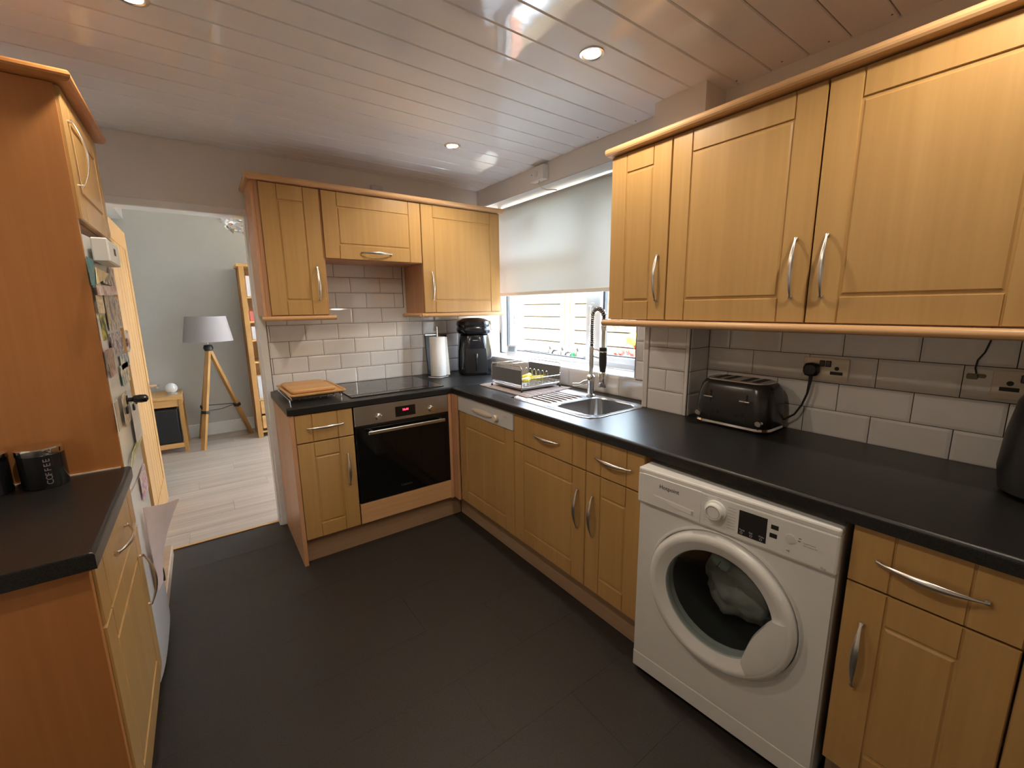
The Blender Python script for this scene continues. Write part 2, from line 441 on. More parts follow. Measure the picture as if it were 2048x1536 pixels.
# ------------------------------------------------------------------ window
WX = .205
win = bpy.data.objects.new('window_1', None); COL.objects.link(win); win['kind'] = 'structure'
bm = BM()
z0, z1 = 1.03, 2.19
bx(bm, WX, WX+.07, -1.62, .0, z0, z0+.028, b=.003); bx(bm, WX, WX+.07, -1.62, .0, z1-.05, z1, b=.003)
bx(bm, WX, WX+.07, -.075, .0, z0+.028, z1-.05, b=.003); bx(bm, WX, WX+.07, -1.62, -1.55, z0+.028, z1-.05, b=.003)
bx(bm, WX-.004, WX+.07, -1.095, -1.012, z0+.028, z1-.05, b=.003)
bx(bm, WX-.002, WX+.07, -1.012, -.075, 1.735, 1.80, b=.003)
obj('window_frame', bm, 'upvc', win)
bm = BM()    # opening sash on the near side
bx(bm, WX-.022, WX+.05, -1.55, -1.10, z0+.03, z0+.072, b=.004); bx(bm, WX-.022, WX+.05, -1.55, -1.10, z1-.10, z1-.05, b=.004)
bx(bm, WX-.022, WX+.05, -1.158, -1.10, z0+.072, z1-.10, b=.004); bx(bm, WX-.022, WX+.05, -1.55, -1.495, z0+.072, z1-.10, b=.004)
obj('sash', bm, 'upvc', win)
bm = BM()
bx(bm, WX+.012, WX+.04, -.086, -.075, z0+.028, z1-.05); bx(bm, WX+.012, WX+.04, -1.012, -1.006, z0+.028, z1-.05)
bx(bm, WX+.012, WX+.04, -1.01, -.08, z0+.028, z0+.034)
bx(bm, WX+.0, WX+.03, -1.172, -1.158, z0+.072, z1-.10); bx(bm, WX+.0, WX+.03, -1.495, -1.16, z0+.072, z0+.078)
obj('gasket', bm, 'gasket', win)
box('pane', 'glass', win, WX+.024, WX+.030, -1.008, -.078, z0+.030, z1-.052)
box('pane', 'glass', win, WX+.012, WX+.018, -1.494, -1.160, z0+.073, z1-.101)
bm = BM(); bx(bm, WX-.016, WX-.004, -1.092, -1.066, 1.33, 1.44, b=.004); bx(bm, WX-.035, WX-.016, -1.088, -1.070, 1.395, 1.42, b=.004)
bx(bm, WX-.045, WX-.030, -1.090, -1.068, 1.29, 1.42, b=.005); obj('handle', bm, 'white', win)
bm = BM(); bx(bm, WX-.045, WX-.004, -.57, -.50, 1.95, 2.08, b=.01); obj('vent_handle', bm, 'gasket', win)
bm = BM(); bx(bm, -.004, WX+.02, -1.592, -.002, 1.005, 1.028, b=.004); obj('window_sill', bm, 'upvc', win)
bm = BM(); bx(bm, .0, WX, -1.585, -1.58, 1.028, 2.185); obj('reveal_lining', bm, 'white', win)
bm = BM(); bx(bm, .002, WX, -1.58, .0, 2.185, 2.189); obj('head_lining', bm, 'white', win)
bm = BM(); bx(bm, WX+.07, WX+.22, -1.60, -.02, .985, 1.018, b=.004); obj('outer_sill', bm, 'upvc', win)
# outside brick cheek beside the window
bm = BM(); bx(bm, .30, .405, -.06, .70, 0, 2.6); bw = struct('wall_outside', bm, 'mortar')
bm = BM(); bx(bm, 0, .10, 0, .012, 0, .062, b=.003); brm = mesh_of(bm, 'brick', 'brick')
for k in range(34):
    link('brick', brm, bw, (.302, -.072, .04+k*.075))
bm = BM(); bx(bm, .277, .30, -.06, 0, 0, 2.6); obj('cheek', bm, 'mortar', bw)

# roller blind
bl = thing('roller_blind', 'pale grey roller blind pulled down over the upper kitchen window', 'blind', (.115, -.86, 2.15))
bm = BM(); tube(bm, [(0, -.69, 0), (0, .70, 0)], .019, 14); obj('roller', bm, 'blindrail', bl, True)
bm = BM(); bx(bm, -.0195, -.0185, -.69, .705, -.625, 0.005); obj('fabric', bm, 'blind', bl)
bm = BM(); bx(bm, -.026, -.012, -.69, .705, -.648, -.622, b=.003); obj('bottom_bar', bm, 'blindrail', bl)
for s in (-.70, .705):
    bm = BM(); bx(bm, -.024, .024, s-.004, s+.004, -.026, .036, b=.002); obj('bracket', bm, 'white', bl)

# switched spur box on the wall above the window
sp = thing('spur_box', 'white switched fuse box with short cable above the roller blind', 'switch box', (0, -.79, 2.255))
box('back_box', 'white', sp, -.034, 0, -.068, .068, -.043, .043, b=.003)
box('face_plate', 'white', sp, -.042, -.034, -.068, .068, -.043, .043, b=.003)
box('switch', 'appliance2', sp, -.047, -.042, -.01, .012, -.018, .012, b=.001)
box('screw', 'ink', sp, -.0435, -.042, .045, .050, -.002, .003)
bm = BM(); tube(bm, [(-.028, -.01, -.042), (-.028, -.012, -.065), (-.022, -.03, -.09), (-.01, -.07, -.108), (.005, -.115, -.115), (.02, -.13, -.118)], .0035, 6); obj('cable', bm, 'cream', sp, True)

# ------------------------------------------------------------------ downlights
def downlight(x, y, label):
    t = thing('ceiling_downlight', label, 'ceiling light', (x, y, CZ), 0, 'recessed ceiling downlights')
    bm = BM(); lathe(bm, [(.046, 0), (.0445, -.004), (.036, -.006), (.031, -.003), (.0295, .004)], 28); obj('trim_ring', bm, 'nickel', t, True)
    bm = BM(); lathe(bm, [(0, -.0015), (.0295, -.001), (.0295, .002)], 24); obj('lamp', bm, 'lampemit', t)
    ld = bpy.data.lights.new('downlight_bulb', 'SPOT'); ld.energy = LAMP_E*4; ld.color = LAMP_C
    ld.spot_size = math.radians(165); ld.spot_blend = .7; ld.shadow_soft_size = .028
    lo = bpy.data.objects.new('bulb', ld); COL.objects.link(lo); lo.parent = t; lo.location = (0, 0, -.035)
downlight(-.631, -1.826, 'lit round ceiling downlight between the two rows of wall cabinets, above the sink side')
downlight(-.624, -.754, 'lit round ceiling downlight nearest the back wall cabinets')
downlight(-1.946, -1.262, 'lit round ceiling downlight over the fridge side at the top edge')
downlight(-.63, -2.90, 'ceiling downlight in front of the orange-lit right wall cabinets')

downlight(-1.946, -2.35, 'ceiling downlight over the left worktop side')
# ------------------------------------------------------------------ cabinet pieces
def handle_me():
    bm = BM(); n = 22; loops = []; m = 10
    for i in range(n+1):
        t = -1 + 2*i/n; z = .095*t
        y = -(.006 + .024*math.cos(t*PI/2)**.8) if abs(t) < .999 else -.006
        k = math.cos(t*PI/2)
        rx = .0032 + .0052*k**1.5; ry = .0028 + .0016*k
        if abs(t) > .93: rx = .0062; ry = .0048
        loops.append([(rx*math.cos(2*PI*j/m), y + ry*math.sin(2*PI*j/m), z) for j in range(m)])
    loft(bm, loops, True, True)
    for s in (-1, 1):
        lathe(bm, [(.0052, 0), (.0048, .004), (.0055, .009)], 10, (0, 0, s*.0905), 'y', True)
    return mesh_of(bm, 'handle', 'nickel', True)
HND = handle_me()
def door_bm(w, h, st=.085, drawer=False, grooves=True):
    bm = BM(); e = .0015
    bx(bm, e, w-e, .0045, .019, e, h-e, b=.001)
    g = .0011
    frust(bm, e, st-g, e, h-e, .0045, 0, .0022); frust(bm, w-st+g, w-e, e, h-e, .0045, 0, .0022)
    if drawer:
        frust(bm, st+g, w-st-g, e, h-e, .0045, 0, .0018)
    else:
        frust(bm, st+g, w-st-g, e, st-.004, .0045, 0, .0018); frust(bm, st+g, w-st-g, h-st+.004, h-e, .0045, 0, .0018)
        frust(bm, st+.003, w-st-.003, st+.003, h-st-.003, .0050, .0006, .0058)
    return bm
def put_handle(parent, x, z, horiz=False):
    o = link('handle', HND, parent, (x, 0, z)); o['label'] = 'satin metal bow handle'
    if horiz: o.rotation_euler = (0, PI/2, 0)
    return o
def front(parent, kind, x, z, w, h, hx=None, hz=None, horiz=False, m='door', st=.085):
    o = obj('drawer' if kind == 'drawer' else 'door', door_bm(w, h, st, kind == 'drawer'), m, parent, loc=(x, 0, z))
    if hx is not None: put_handle(o, hx, hz, horiz)
    return o
def carcass(parent, w, d, z0, z1, m='beech', y0=.0205, top=True):
    bm = BM(); t = .016
    if top: bx(bm, t, w-t, y0, d, z1-t, z1)
    bx(bm, .0005, t, y0, d, z0, z1); bx(bm, w-t, w-.0005, y0, d, z0, z1); bx(bm, t, w-t, y0, d, z0, z0+t)
    bx(bm, t, w-t, d-.008, d, z0+t, z1-t)
    obj('carcass', bm, m, parent)
TOPZ, ZD = .866, .7085
def base_unit(loc, rz, w, label, door_h='r', d=.565, top=True, st=.085):
    c = thing('base_cabinet', label, 'cabinet', loc, rz)
    carcass(c, w, d, .15, .870, top=top)
    front(c, 'drawer', 0, ZD, w, TOPZ-ZD, w/2, .079, True, st=st)
    front(c, 'door', 0, .15, w, ZD-.15-.003, (w-.045) if door_h == 'r' else .045, .365, st=st)
    return c
def wall_unit(loc, rz, w, z0, z1, label, hx, hz, d=.31, horiz=False, hinge_dark=True, m='door'):
    c = thing('wall_cabinet', label, 'cabinet', loc, rz)
    carcass(c, w, d, z0, z1)
    front(c, 'door', 0, z0+.002, w, z1-z0-.004, hx, hz, horiz, m=m)
    return c
def moulding(name, m, parent, pts, r=.0165):
    """rounded light rail along pts"""
    bm = BM(); tube(bm, pts, r, 12); return obj(name, bm, m, parent, True)

# ---- back run -------------------------------------------------------
YB = -.614
base_unit((-1.549, YB, 0), 0, .300, 'narrow maple cabinet with drawer left of the oven', 'r')
bm = BM(); bx(bm, -1.571, -1.5495, -.612, -.018, .0, .869, b=.001)
tag(obj('end_panel', bm, 'beech'), 'pale beech end panel closing the oven run beside the doorway', 'end panel')
# oven
ov = thing('built_in_oven', 'steel and black glass built-in oven under the hob', 'oven', (-1.2465, YB, 0))
box('body', 'steel', ov, .006, .598, .02, .55, .285, .864)
bm = BM(); bx(bm, .004, .600, -.003, .02, .752, .866, b=.002); obj('control_panel', bm, 'steel', ov)
bm = BM(); bx(bm, .004, .600, -.002, .02, .279, .746, b=.003); od = obj('oven_door', bm, 'ovenglass', ov)
bm = BM(); bx(bm, .066, .556, -.046, -.034, .702, .722, b=.003)
for xx in (.085, .530): bx(bm, xx, xx+.016, -.036, -.002, .705, .719, b=.002)
obj('handle', bm, 'steel', od)
text('lettering', 'BOSCH', .017, 'inkd', od, (.30, -.0035, .327), (PI/2, 0, 0), 'CENTER')
bm = BM(); lathe(bm, [(.0072, .0004), (.0058, .0006)], 16, (.262, -.003, .333), 'y'); obj('logo_ring', bm, 'inkd', od)
box('display', 'blackglass', ov, .246, .373, -.005, -.003, .772, .835, b=.0008)
text('clock_digits', '16:41', .019, 'clockred', ov, (.310, -.0056, .806), (PI/2, 0, 0), 'CENTER')
for x in (.145, .478):
    bm = BM(); lathe(bm, [(.021, 0), (.021, .002), (.0165, .004), (.0165, .018), (.0145, .021), (0, .021)], 24, (x, -.003, .790), 'y')
    obj('knob', bm, 'chrome', ov, True)
bm = BM(); bx(bm, .002, .602, .0, .018, .152, .276, b=.001); obj('filler_panel', bm, 'beech_h', ov)
# corner post
cp = thing('corner_post', 'beech corner post between the oven and the dishwasher', 'filler post', (-.645, YB, 0))
bm = BM(); bx(bm, .001, .020, .0, .018, .145, .868, b=.001); bx(bm, .020, .040, .004, .05, .145, .868, b=.004); obj('post', bm, 'beech', cp)
bm = BM(); bx(bm, .027, .044, -.062, .004, .145, .868, b=.003); obj('return_strip', bm, 'beech', cp)
# plinths
bm = BM(); bx(bm, -1.5490, -.552, -.568, -.552, 0, .146, b=.001)
tag(obj('plinth', bm, 'plinth'), 'brown plinth board under the oven and narrow cabinet', 'plinth')
bm = BM(); bx(bm, -.550, -.534, -2.118, -.57, 0, .146, b=.001)
pl2 = obj('plinth', bm, wood('plinth_oak_long', (.34, .22, .13), (.44, .29, .18), .5, 'y'))
tag(pl2, 'brown plinth board under the dishwasher and sink cabinets', 'plinth')

# ---- right run ------------------------------------------------------
XR = -.600
R90 = -PI/2
# dishwasher
dw = thing('integrated_dishwasher', 'semi-integrated dishwasher with white control strip and maple door', 'dishwasher', (XR, -.6745, 0), R90)
box('tub', 'appliance2', dw, .006, .596, .022, .57, .16, .864)
bm = BM(); bx(bm, .003, .599, -.006, .018, .764, .866, b=.003); cps = obj('control_strip', bm, 'silverplastic', dw)
# oval grip and dial
bm = BM(); n = 20
loft(bm, [[(.29+.115*s*math.cos(2*PI*j/n), -y, .806+.0165*s*math.sin(2*PI*j/n)) for j in range(n)] for s, y in ((1, .006), (1, .011), (.85, .017), (.4, .020))], False, True)
obj('grip', bm, 'cream', dw, True)
bm = BM(); lathe(bm, [(.021, .006), (.021, .016), (.017, .026), (0, .027)], 20, (.447, 0, .806), 'y'); obj('dial', bm, 'cream', dw, True)
for x in (.512, .53): box('button', 'cream', dw, x, x+.010, -.009, -.006, .825, .833, b=.001)
front(dw, 'door', 0, .15, .602, .612, st=.088)
base_unit((XR, -1.2775, 0), R90, .5290, 'wider maple sink cabinet with drawer beside the dishwasher', 'r', d=.585, top=False)
base_unit((XR, -1.8075, 0), R90, .3030, 'narrow maple cabinet with drawer beside the washing machine', 'l', d=.40)
base_unit((XR, -2.7440, 0), R90, .3010, 'narrow maple cabinet with drawer to the right of the washing machine', 'l', d=.60)
base_unit((XR, -3.0465, 0), R90, .5, 'maple base cabinet at the right edge, mostly out of frame', 'r', d=.60)
bm = BM(); bx(bm, -.550, -.534, -3.55, -2.744, 0, .146, b=.001)
tag(obj('plinth', bm, MAT['plinth']), 'brown plinth board right of the washing machine', 'plinth')

# ---- worktops -------------------------------------------------------
def worktop(bm, x0, x1, y0, y1, z0=.870, z1=.910, b=.009):
    bx(bm, x0, x1, y0, y1, z0, z1, b=b, seg=3)
bm = BM(); bx(bm, -1.580, .0, -.620, -.002, .871, .910)
def bevel_front(bm, test, off=.010, seg=4):
    es = [e for e in bm.edges if test(e.verts[0].co) and test(e.verts[1].co)]
    bmesh.ops.bevel(bm, geom=es, offset=off, segments=seg, affect='EDGES', profile=.5)
bevel_front(bm, lambda c: c.y < -.6199 and c.z > .90)
bevel_front(bm, lambda c: c.x < -1.5799 and c.z > .905, .002, 1)
wt1 = tag(obj('worktop', bm, 'worktop', None, False), 'black flecked worktop of the hob run along the back wall', 'worktop')
# right worktop with sink cut-out
SKX0, SKX1, SKY0, SKY1 = -.505, -.100, -1.735, -1.115
bm = BM()
prof = [(-.620, .871), (-.620, .9)] + [(-.610-.010*math.cos(a), .900+.010*math.sin(a)) for a in (0.3, .7, 1.1)] + [(-.610, .910), (SKX0, .910), (SKX0, .871)]
def extr(bm, prof, y0, y1):
    a = [bm.verts.new((x, y0, z)) for x, z in prof]; b = [bm.verts.new((x, y1, z)) for x, z in prof]
    for i in range(len(prof)):
        j = (i+1) % len(prof); bm.faces.new([a[i], a[j], b[j], b[i]])
    bm.faces.new(a[::-1]); bm.faces.new(b)
extr(bm, prof, -4.0, -.6215)
bx(bm, SKX1, -.002, -1.72, -.6215, .871, .910); bx(bm, SKX0, SKX1, SKY1, -.6215, .871, .910)
bx(bm, SKX0, -.112, -1.968, SKY0, .871, .910); bx(bm, SKX0, RX, -4.0, -1.968, .871, .910)
bx(bm, -.112, SKX1, -1.72, SKY0+.0, .871, .910)
wt2 = tag(obj('worktop', bm, 'worktop'), 'long black flecked worktop of the sink and toaster run', 'worktop')

# ---- wall cabinets, back -------------------------------------------
YW = -.3323; ZW0, ZW1 = 1.3829, 2.092
bw1 = wall_unit((-1.5633, YW, 0), 0, .3000, ZW0, ZW1, 'narrow tall maple wall cabinet beside the doorway', .256, .18, d=.322)
bw2 = wall_unit((-1.2545, YW, 0), 0, .6080, 1.7085, ZW1, 'short maple wall cabinet with lift-up door above the hob', .304, .045, d=.322, horiz=True)
bw3 = wall_unit((-.6455, YW, 0), 0, .6240, ZW0, ZW1, 'wide maple wall cabinet in the corner beside the window', .063, .18, d=.322)
bm = BM(); bx(bm, -1.2632, -1.2555, -.322, -.002, ZW0, ZW1); bx(bm, -1.5990, -1.5830, -.318, -.015, ZW0, ZW1); bx(bm, -1.5825, -1.5640, -.320, -.002, ZW0, ZW1)
obj('side_panel', bm, 'beech', bw1, loc=(1.5633, -YW, 0))
def cornice(parent, pts, name='cornice', m='beech_h'):
    bm = BM()
    for a, b in zip(pts, pts[1:]):
        a, b = Vector(a), Vector(b)
    prof = [(0, 0), (-.010, .0)] + [(-.016-.016*math.sin(a), .016-.016*math.cos(a)) for a in (.2, .7, 1.2, 1.6, 2.1, 2.6)] + [(-.012, .033), (.02, .033), (.02, 0)]
    # prof: (outward negative, up); sweep with mitre along an L of axis-aligned segments given by outward normals
    L = []
    n = len(pts)
    for i, p in enumerate(pts):
        p = Vector(p)
        d0 = (Vector(pts[i]) - Vector(pts[i-1])).normalized() if i > 0 else None
        d1 = (Vector(pts[i+1]) - Vector(pts[i])).normalized() if i < n-1 else None
        n0 = Vector((d0.y, -d0.x, 0)) if d0 else None; n1 = Vector((d1.y, -d1.x, 0)) if d1 else None
        if n0 is None: o = n1
        elif n1 is None: o = n0
        else: o = (n0+n1) / (1 + n0.dot(n1))
        L.append([tuple(p + o*(-q[0]) + Vector((0, 0, q[1]))) for q in prof])
    loft(bm, L, True, True); return obj(name, bm, m, parent)
co = thing('cornice_rail', 'beech cornice moulding along the top of the back wall cabinets', 'cornice')
cornice(co, [(-1.590, -.002, ZW1), (-1.590, YW+.002, ZW1), (-.004, YW+.002, ZW1)])
def railpts(*p): return p
r1 = moulding('light_rail', 'beech_h', None, [(-1.610, YW+.004, ZW0-.014), (-1.222, YW+.004, ZW0-.014)], .0135)
tag(r1, 'rounded beech light rail under the narrow back wall cabinet', 'light rail')
lr = thing('light_rail', 'rounded beech light rail under the corner wall cabinet', 'light rail')
moulding('front_rail', 'beech_h', lr, [(-.668, YW+.004, ZW0-.014), (-.003, YW+.004, ZW0-.014)], .0135)
moulding('side_rail', 'beech_h', lr, [(-.668, -.02, ZW0-.014), (-.668, YW+.004, ZW0-.014)], .0125)

# ---- wall cabinets, right ------------------------------------------
XW = -.3187; VZ0, VZ1 = 1.3534, 2.0684
wall_unit((XW, -1.6604, 0), R90, .3055, VZ0, VZ1, 'narrow maple wall cabinet beside the window', .262, .175, d=.205)
wall_unit((XW, -1.9672, 0), R90, .5130, VZ0, VZ1, 'middle maple wall cabinet above the toaster', .469, .175, d=.355)
wall_unit((XW, -2.4813, 0), R90, .5050, VZ0, VZ1, 'brightly lit maple wall cabinet at the right edge with handle on its left', .040, .175, d=.355)
wall_unit((XW, -2.9873, 0), R90, .5, VZ0, VZ1, 'maple wall cabinet past the right edge of the picture', .040, .175, d=.355)
co2 = thing('cornice_rail', 'long beech cornice moulding along the top of the right wall cabinets', 'cornice')
cornice(co2, [(-.12, -1.648, VZ1), (XW-.002, -1.648, VZ1)][::-1] and [(XW-.002+.0, -1.648, VZ1), (XW-.002, -3.49, VZ1)], m=wood('beech_moulding_long', (.56, .32, .15), (.66, .40, .20), .34, 'y'))
bl_ = MAT['beech_rail'] = wood('beech_rail_long', (.56, .32, .15), (.66, .40, .20), .34, 'y')
lr2 = moulding('light_rail', 'beech_rail', None, [(XW-.004, -1.634, VZ0-.0145), (XW-.004, -3.49, VZ0-.0145)], .0145)
tag(lr2, 'long rounded beech light rail under the right wall cabinets', 'light rail')

# ------------------------------------------------------------------ left side
L90 = PI/2
XL = -2.145
lb = base_unit((XL, -1.795, 0), L90, .600, 'maple base cabinet with drawer under the left worktop', 'r', d=.60)
bm = BM(); bx(bm, LX, -2.1500, -1.815, -1.7965, 0, .869, b=.001)
tag(obj('end_panel', bm, 'orange'), 'orange beech end panel below the near edge of the left worktop', 'end panel')
bm = BM(); bx(bm, -2.215, -2.199, -1.796, -1.194, 0, .146, b=.001)
tag(obj('plinth', bm, pl2.data.materials[0]), 'brown plinth board under the left base cabinet', 'plinth')
bm = BM(); bx(bm, LX, -2.132, -1.835, -1.1945, .871, .910)
bevel_front(bm, lambda c: c.x > -2.1325 and c.z > .90, .008, 3); bevel_front(bm, lambda c: c.y < -1.8345 and c.z > .905, .004, 2)
tag(obj('worktop', bm, 'worktop'), 'short black worktop on the left holding the dark canisters', 'worktop')
bm = BM(); bx(bm, LX, -2.152, -1.193, -1.175, .871, 2.064); bx(bm, LX, -2.205, -1.193, -1.175, 0, .871)
tp = tag(obj('end_panel', bm, 'orange'), 'tall orange beech side panel of the fridge housing', 'end panel')
bm = BM(); bx(bm, LX, -2.158, -1.200, -1.193, .909, .9135); obj('sealant', bm, 'cream', tp)
br = thing('wall_cabinet', 'maple bridging cabinet above the fridge with a bow handle', 'cabinet', (-2.141, -1.188, 0), L90)
carcass(br, .545, .60, 1.695, 2.064, y0=.0225)
front(br, 'door', 0, 1.695, .545, .368, .045, .195)
cornice(thing('cornice_rail', 'orange beech cornice on top of the fridge housing', 'cornice'), [(LX, -1.194, 2.066), (-2.139, -1.194, 2.066), (-2.139, -.64, 2.066)], m='orange')

# fridge freezer
fr = thing('fridge_freezer', 'white fridge freezer covered with photos and magnets', 'fridge', (-2.15, -1.168, 0), L90)
box('body', 'appliance', fr, .0, .52, .05, .58, .03, 1.66, b=.004)
def curved_door(z0, z1):
    bm = BM(); pts = []
    n = 10
    for i in range(n+1):
        x = .52*i/n; t = (x-.26)/.26
        pts.append((x, .012*abs(t)**3.2*1.0))
    loops = []
    lo = [(x, y, z0) for x, y in pts] + [(.52, .045, z0), (0, .045, z0)]
    hi = [(x, y, z1) for x, y, _ in lo]
    loft(bm, [lo, hi], True, True); return bm
d1 = obj('fridge_door', curved_door(.80, 1.66), 'appliance', fr, True)
d2 = obj('freezer_door', curved_door(.06, .79), 'appliance', fr, True)
for x in (.05, .46):
    for y in (.08, .5):
        bm = BM(); lathe(bm, [(.018, 0), (.018, .03)], 10, (x, y, 0), 'z', True); obj('foot', bm, 'black', fr)
def noisy_print(name, base, seeds):
    """a printed picture: coloured blotches"""
    m, nt, b = new_mat(name); tc = nt.nodes.new('ShaderNodeTexCoord')
    n = nt.nodes.new('ShaderNodeTexNoise'); n.inputs['Scale'].default_value = 22 + seeds % 7*3; n.inputs['Detail'].default_value = 2
    mp = nt.nodes.new('ShaderNodeMapping'); mp.inputs['Location'].default_value = (seeds*.37, seeds*.11, seeds*.7)
    nt.links.new(tc.outputs['Object'], mp.inputs[0]); nt.links.new(mp.outputs[0], n.inputs['Vector'])
    r = nt.nodes.new('ShaderNodeValToRGB'); r.color_ramp.interpolation = 'LINEAR'
    els = r.color_ramp.elements; els[0].position = .42; els[0].color = (*base[0], 1); els[1].position = .58; els[1].color = (*base[-1], 1)
    for i, c in enumerate(base[1:-1]):
        e = els.new(.42 + .16*(i+1)/(len(base)-1)); e.color = (*c, 1)
    nt.links.new(n.outputs['Fac'], r.inputs[0]); nt.links.new(r.outputs[0], b.inputs['Base Color']); b.inputs['Roughness'].default_value = .45
    return m
def fy(y): return -3.0447 + (y+3.0447)*1.075      # positions on the fridge front
k = 0
def fridge_pic(name, label, cat, quad, cols, out=.004, th=.0015, bulge=0.):
    """quad: (y, z) corners on the fridge front, y measured in the room"""
    global k; k += 1
    xf = -2.150 + out
    bm = BM(); pts = [Vector((0, y, z)) for y, z in quad]; c = sum(pts, Vector())/len(pts)
    a = [bm.verts.new(p-c) for p in pts]; b = [bm.verts.new(p-c+Vector((th+bulge*(i % 2), 0, 0))) for i, p in enumerate(pts)]
    n = len(pts)
    for i in range(n): bm.faces.new([a[i], a[(i+1) % n], b[(i+1) % n], b[i]])
    bm.faces.new(a[::-1]); bm.faces.new(b)
    m = noisy_print('print_'+name+str(k), cols, k)
    o = obj(name, bm, m, loc=(xf, c.y, c.z)); tag(o, label, cat, 'photos and notes on the fridge front'); return o
def q(y0, z0, y1, z1, sk=0.): return [(fy(y0), z0), (fy(y1), z0+sk), (fy(y1), z1+sk), (fy(y0), z1)]
W_, G_, T_, BR, CRM, PK, TL, NV = (.7, .68, .64), (.3, .28, .27), (.42, .30, .2), (.16, .09, .06), (.66, .58, .42), (.6, .36, .36), (.08, .26, .30), (.12, .2, .32)
fridge_pic('postcard', 'dark teal postcard near the top of the fridge under the white box', 'postcard', q(-1.34, 1.50, -1.25, 1.585), [TL, (.1, .13, .12), TL])
fridge_pic('note', 'pale yellow paper note under the white box on the fridge', 'note', [(fy(-1.25), 1.56), (fy(-1.03), 1.556), (fy(-1.13), 1.53), (fy(-1.277), 1.507)], [(.72, .54, .26), (.78, .62, .34)], .008)
fridge_pic('photo', 'grey photo beside the yellow note on the fridge', 'photo', q(-1.15, 1.515, -1.0, 1.56), [G_, BR, W_], .006)
fridge_pic('photo', 'dark brown and grey photo at the far top edge of the fridge', 'photo', q(-.99, 1.49, -.88, 1.60), [BR, G_, (.5, .42, .35)], .005)
fridge_pic('card', 'pinkish white card strip across the fridge below the yellow note', 'card', q(-1.30, 1.47, -.91, 1.502, .015), [W_, PK, W_, (.5, .3, .28)], .009)
fridge_pic('photo', 'cream round-cornered photo below the pinkish strip on the fridge', 'photo', q(-1.32, 1.415, -1.21, 1.47), [CRM, T_, CRM], .006)
fridge_pic('photo', 'large tan and grey photo in the middle of the fridge front', 'photo', q(-1.17, 1.355, -.88, 1.475), [T_, CRM, G_, (.2, .2, .22)], .004)
fridge_pic('lanyard', 'dark green hanging strip with a yellow patch on the fridge', 'lanyard', q(-1.35, 1.33, -1.27, 1.41), [(.03, .05, .03), (.14, .18, .06), (.5, .4, .05)], .010)
fridge_pic('photo', 'purple and white photo below the large tan one on the fridge', 'photo', q(-1.20, 1.27, -.95, 1.345), [(.16, .1, .14), G_, W_, (.2, .16, .2)], .005)
fridge_pic('collage', 'dark framed pink and white collage sticking out past the fridge edge', 'photo frame', q(-.93, 1.262, -.88, 1.345), [W_, PK, (.12, .08, .1)], .012, .006)
fridge_pic('photo', 'blue and sandy beach photo under the framed collage on the fridge', 'photo', q(-1.08, 1.205, -.88, 1.258), [NV, (.3, .42, .55), (.66, .6, .5)], .006)
fridge_pic('photo', 'brownish pink photo curling at the near side of the fridge', 'photo', q(-1.33, 1.21, -1.22, 1.30), [(.36, .24, .2), BR, (.45, .33, .28)], .008)
fridge_pic('photo', 'cream photo with a teal lower edge on the fridge', 'photo', q(-1.12, 1.15, -.93, 1.225), [CRM, (.5, .4, .33), TL], .006)
fridge_pic('note', 'tall beige leaflet at the near side of the fridge, lower group', 'leaflet', q(-1.34, 1.035, -1.28, 1.13), [(.5, .42, .34), (.4, .33, .27)], .006)
fridge_pic('note', 'brown and cream leaflet with a dark magnet beside the white list', 'leaflet', q(-1.215, 1.02, -1.10, 1.13), [(.55, .46, .36), (.3, .22, .16), CRM], .008)
nl = fridge_pic('shopping_list', 'white list with faint grey lines hanging below the black bottle stopper', 'list', q(-1.07, .92, -.90, 1.075, -.01), [(.66, .62, .63), (.7, .66, .67)], .010)
for i in range(9):
    bm = BM(); bx(bm, .0016, .0019, -.06, .055, -.058+i*.011, -.0565+i*.011); obj('ruled_line', bm, 'inkl', nl)
for i, y in enumerate((-1.03, -.95, -1.19)):
    bm = BM(); bx(bm, 0, .006, -.012, .012, -.013, .013, b=.002)
    tag(obj('magnet', bm, 'black', loc=(-2.150+.0125, fy(y), 1.055+.01*i)), ('square black magnet on the near top corner of the white list', 'square black magnet on the far top corner of the white list', 'square black magnet on the brown and cream leaflet')[i], 'magnet', 'small magnets')
fridge_pic('child_drawing', 'childs pink and purple drawing on the lower fridge door', 'drawing', q(-1.12, .70, -.95, .80), [(.74, .68, .68), (.5, .12, .4), (.76, .6, .52)], .006)
fridge_pic('paper_strip', 'pale green and cream paper strip slanting above the childs drawing', 'paper', [(fy(-1.27), .88), (fy(-.93), .90), (fy(-.93), .93), (fy(-1.2), .917)], [(.4, .42, .2), (.6, .56, .4)], .008)
# large curling pinkish sheet standing off the fridge
bm = BM(); n = 8; A = []
for i in range(n+1):
    t = i/n; z = .655 - .30*t
    out = .088*(1-t)**1.7
    A.append([(-2.138, -1.07+.03*t, z+.055*(1-t)), (-2.128+out*.45, -.98, z+.02*(1-t)), (-2.131+out, -.90, z)])
L = [[bm.verts.new(p) for p in r] for r in A]; L2 = [[bm.verts.new((p[0]-.0012, p[1]+.0012, p[2])) for p in r] for r in A]
for a, b in zip(L, L[1:]):
    for j in range(2): bm.faces.new([a[j], a[j+1], b[j+1], b[j]])
for a, b in zip(L2, L2[1:]):
    for j in range(2): bm.faces.new([a[j+1], a[j], b[j], b[j+1]])
MAT['pinkpaper'] = P('pinkish_paper', (.74, .60, .56), .7, noise_amt=.08, nscale=9)
tag(obj('loose_paper', bm, 'pinkpaper', smooth=True), 'large pinkish white sheet curling away from the lower fridge door', 'paper', 'photos and notes on the fridge front')
bm = BM(); bx(bm, -2.136, -2.126, -.93, -.915, .33, .385, b=.002)
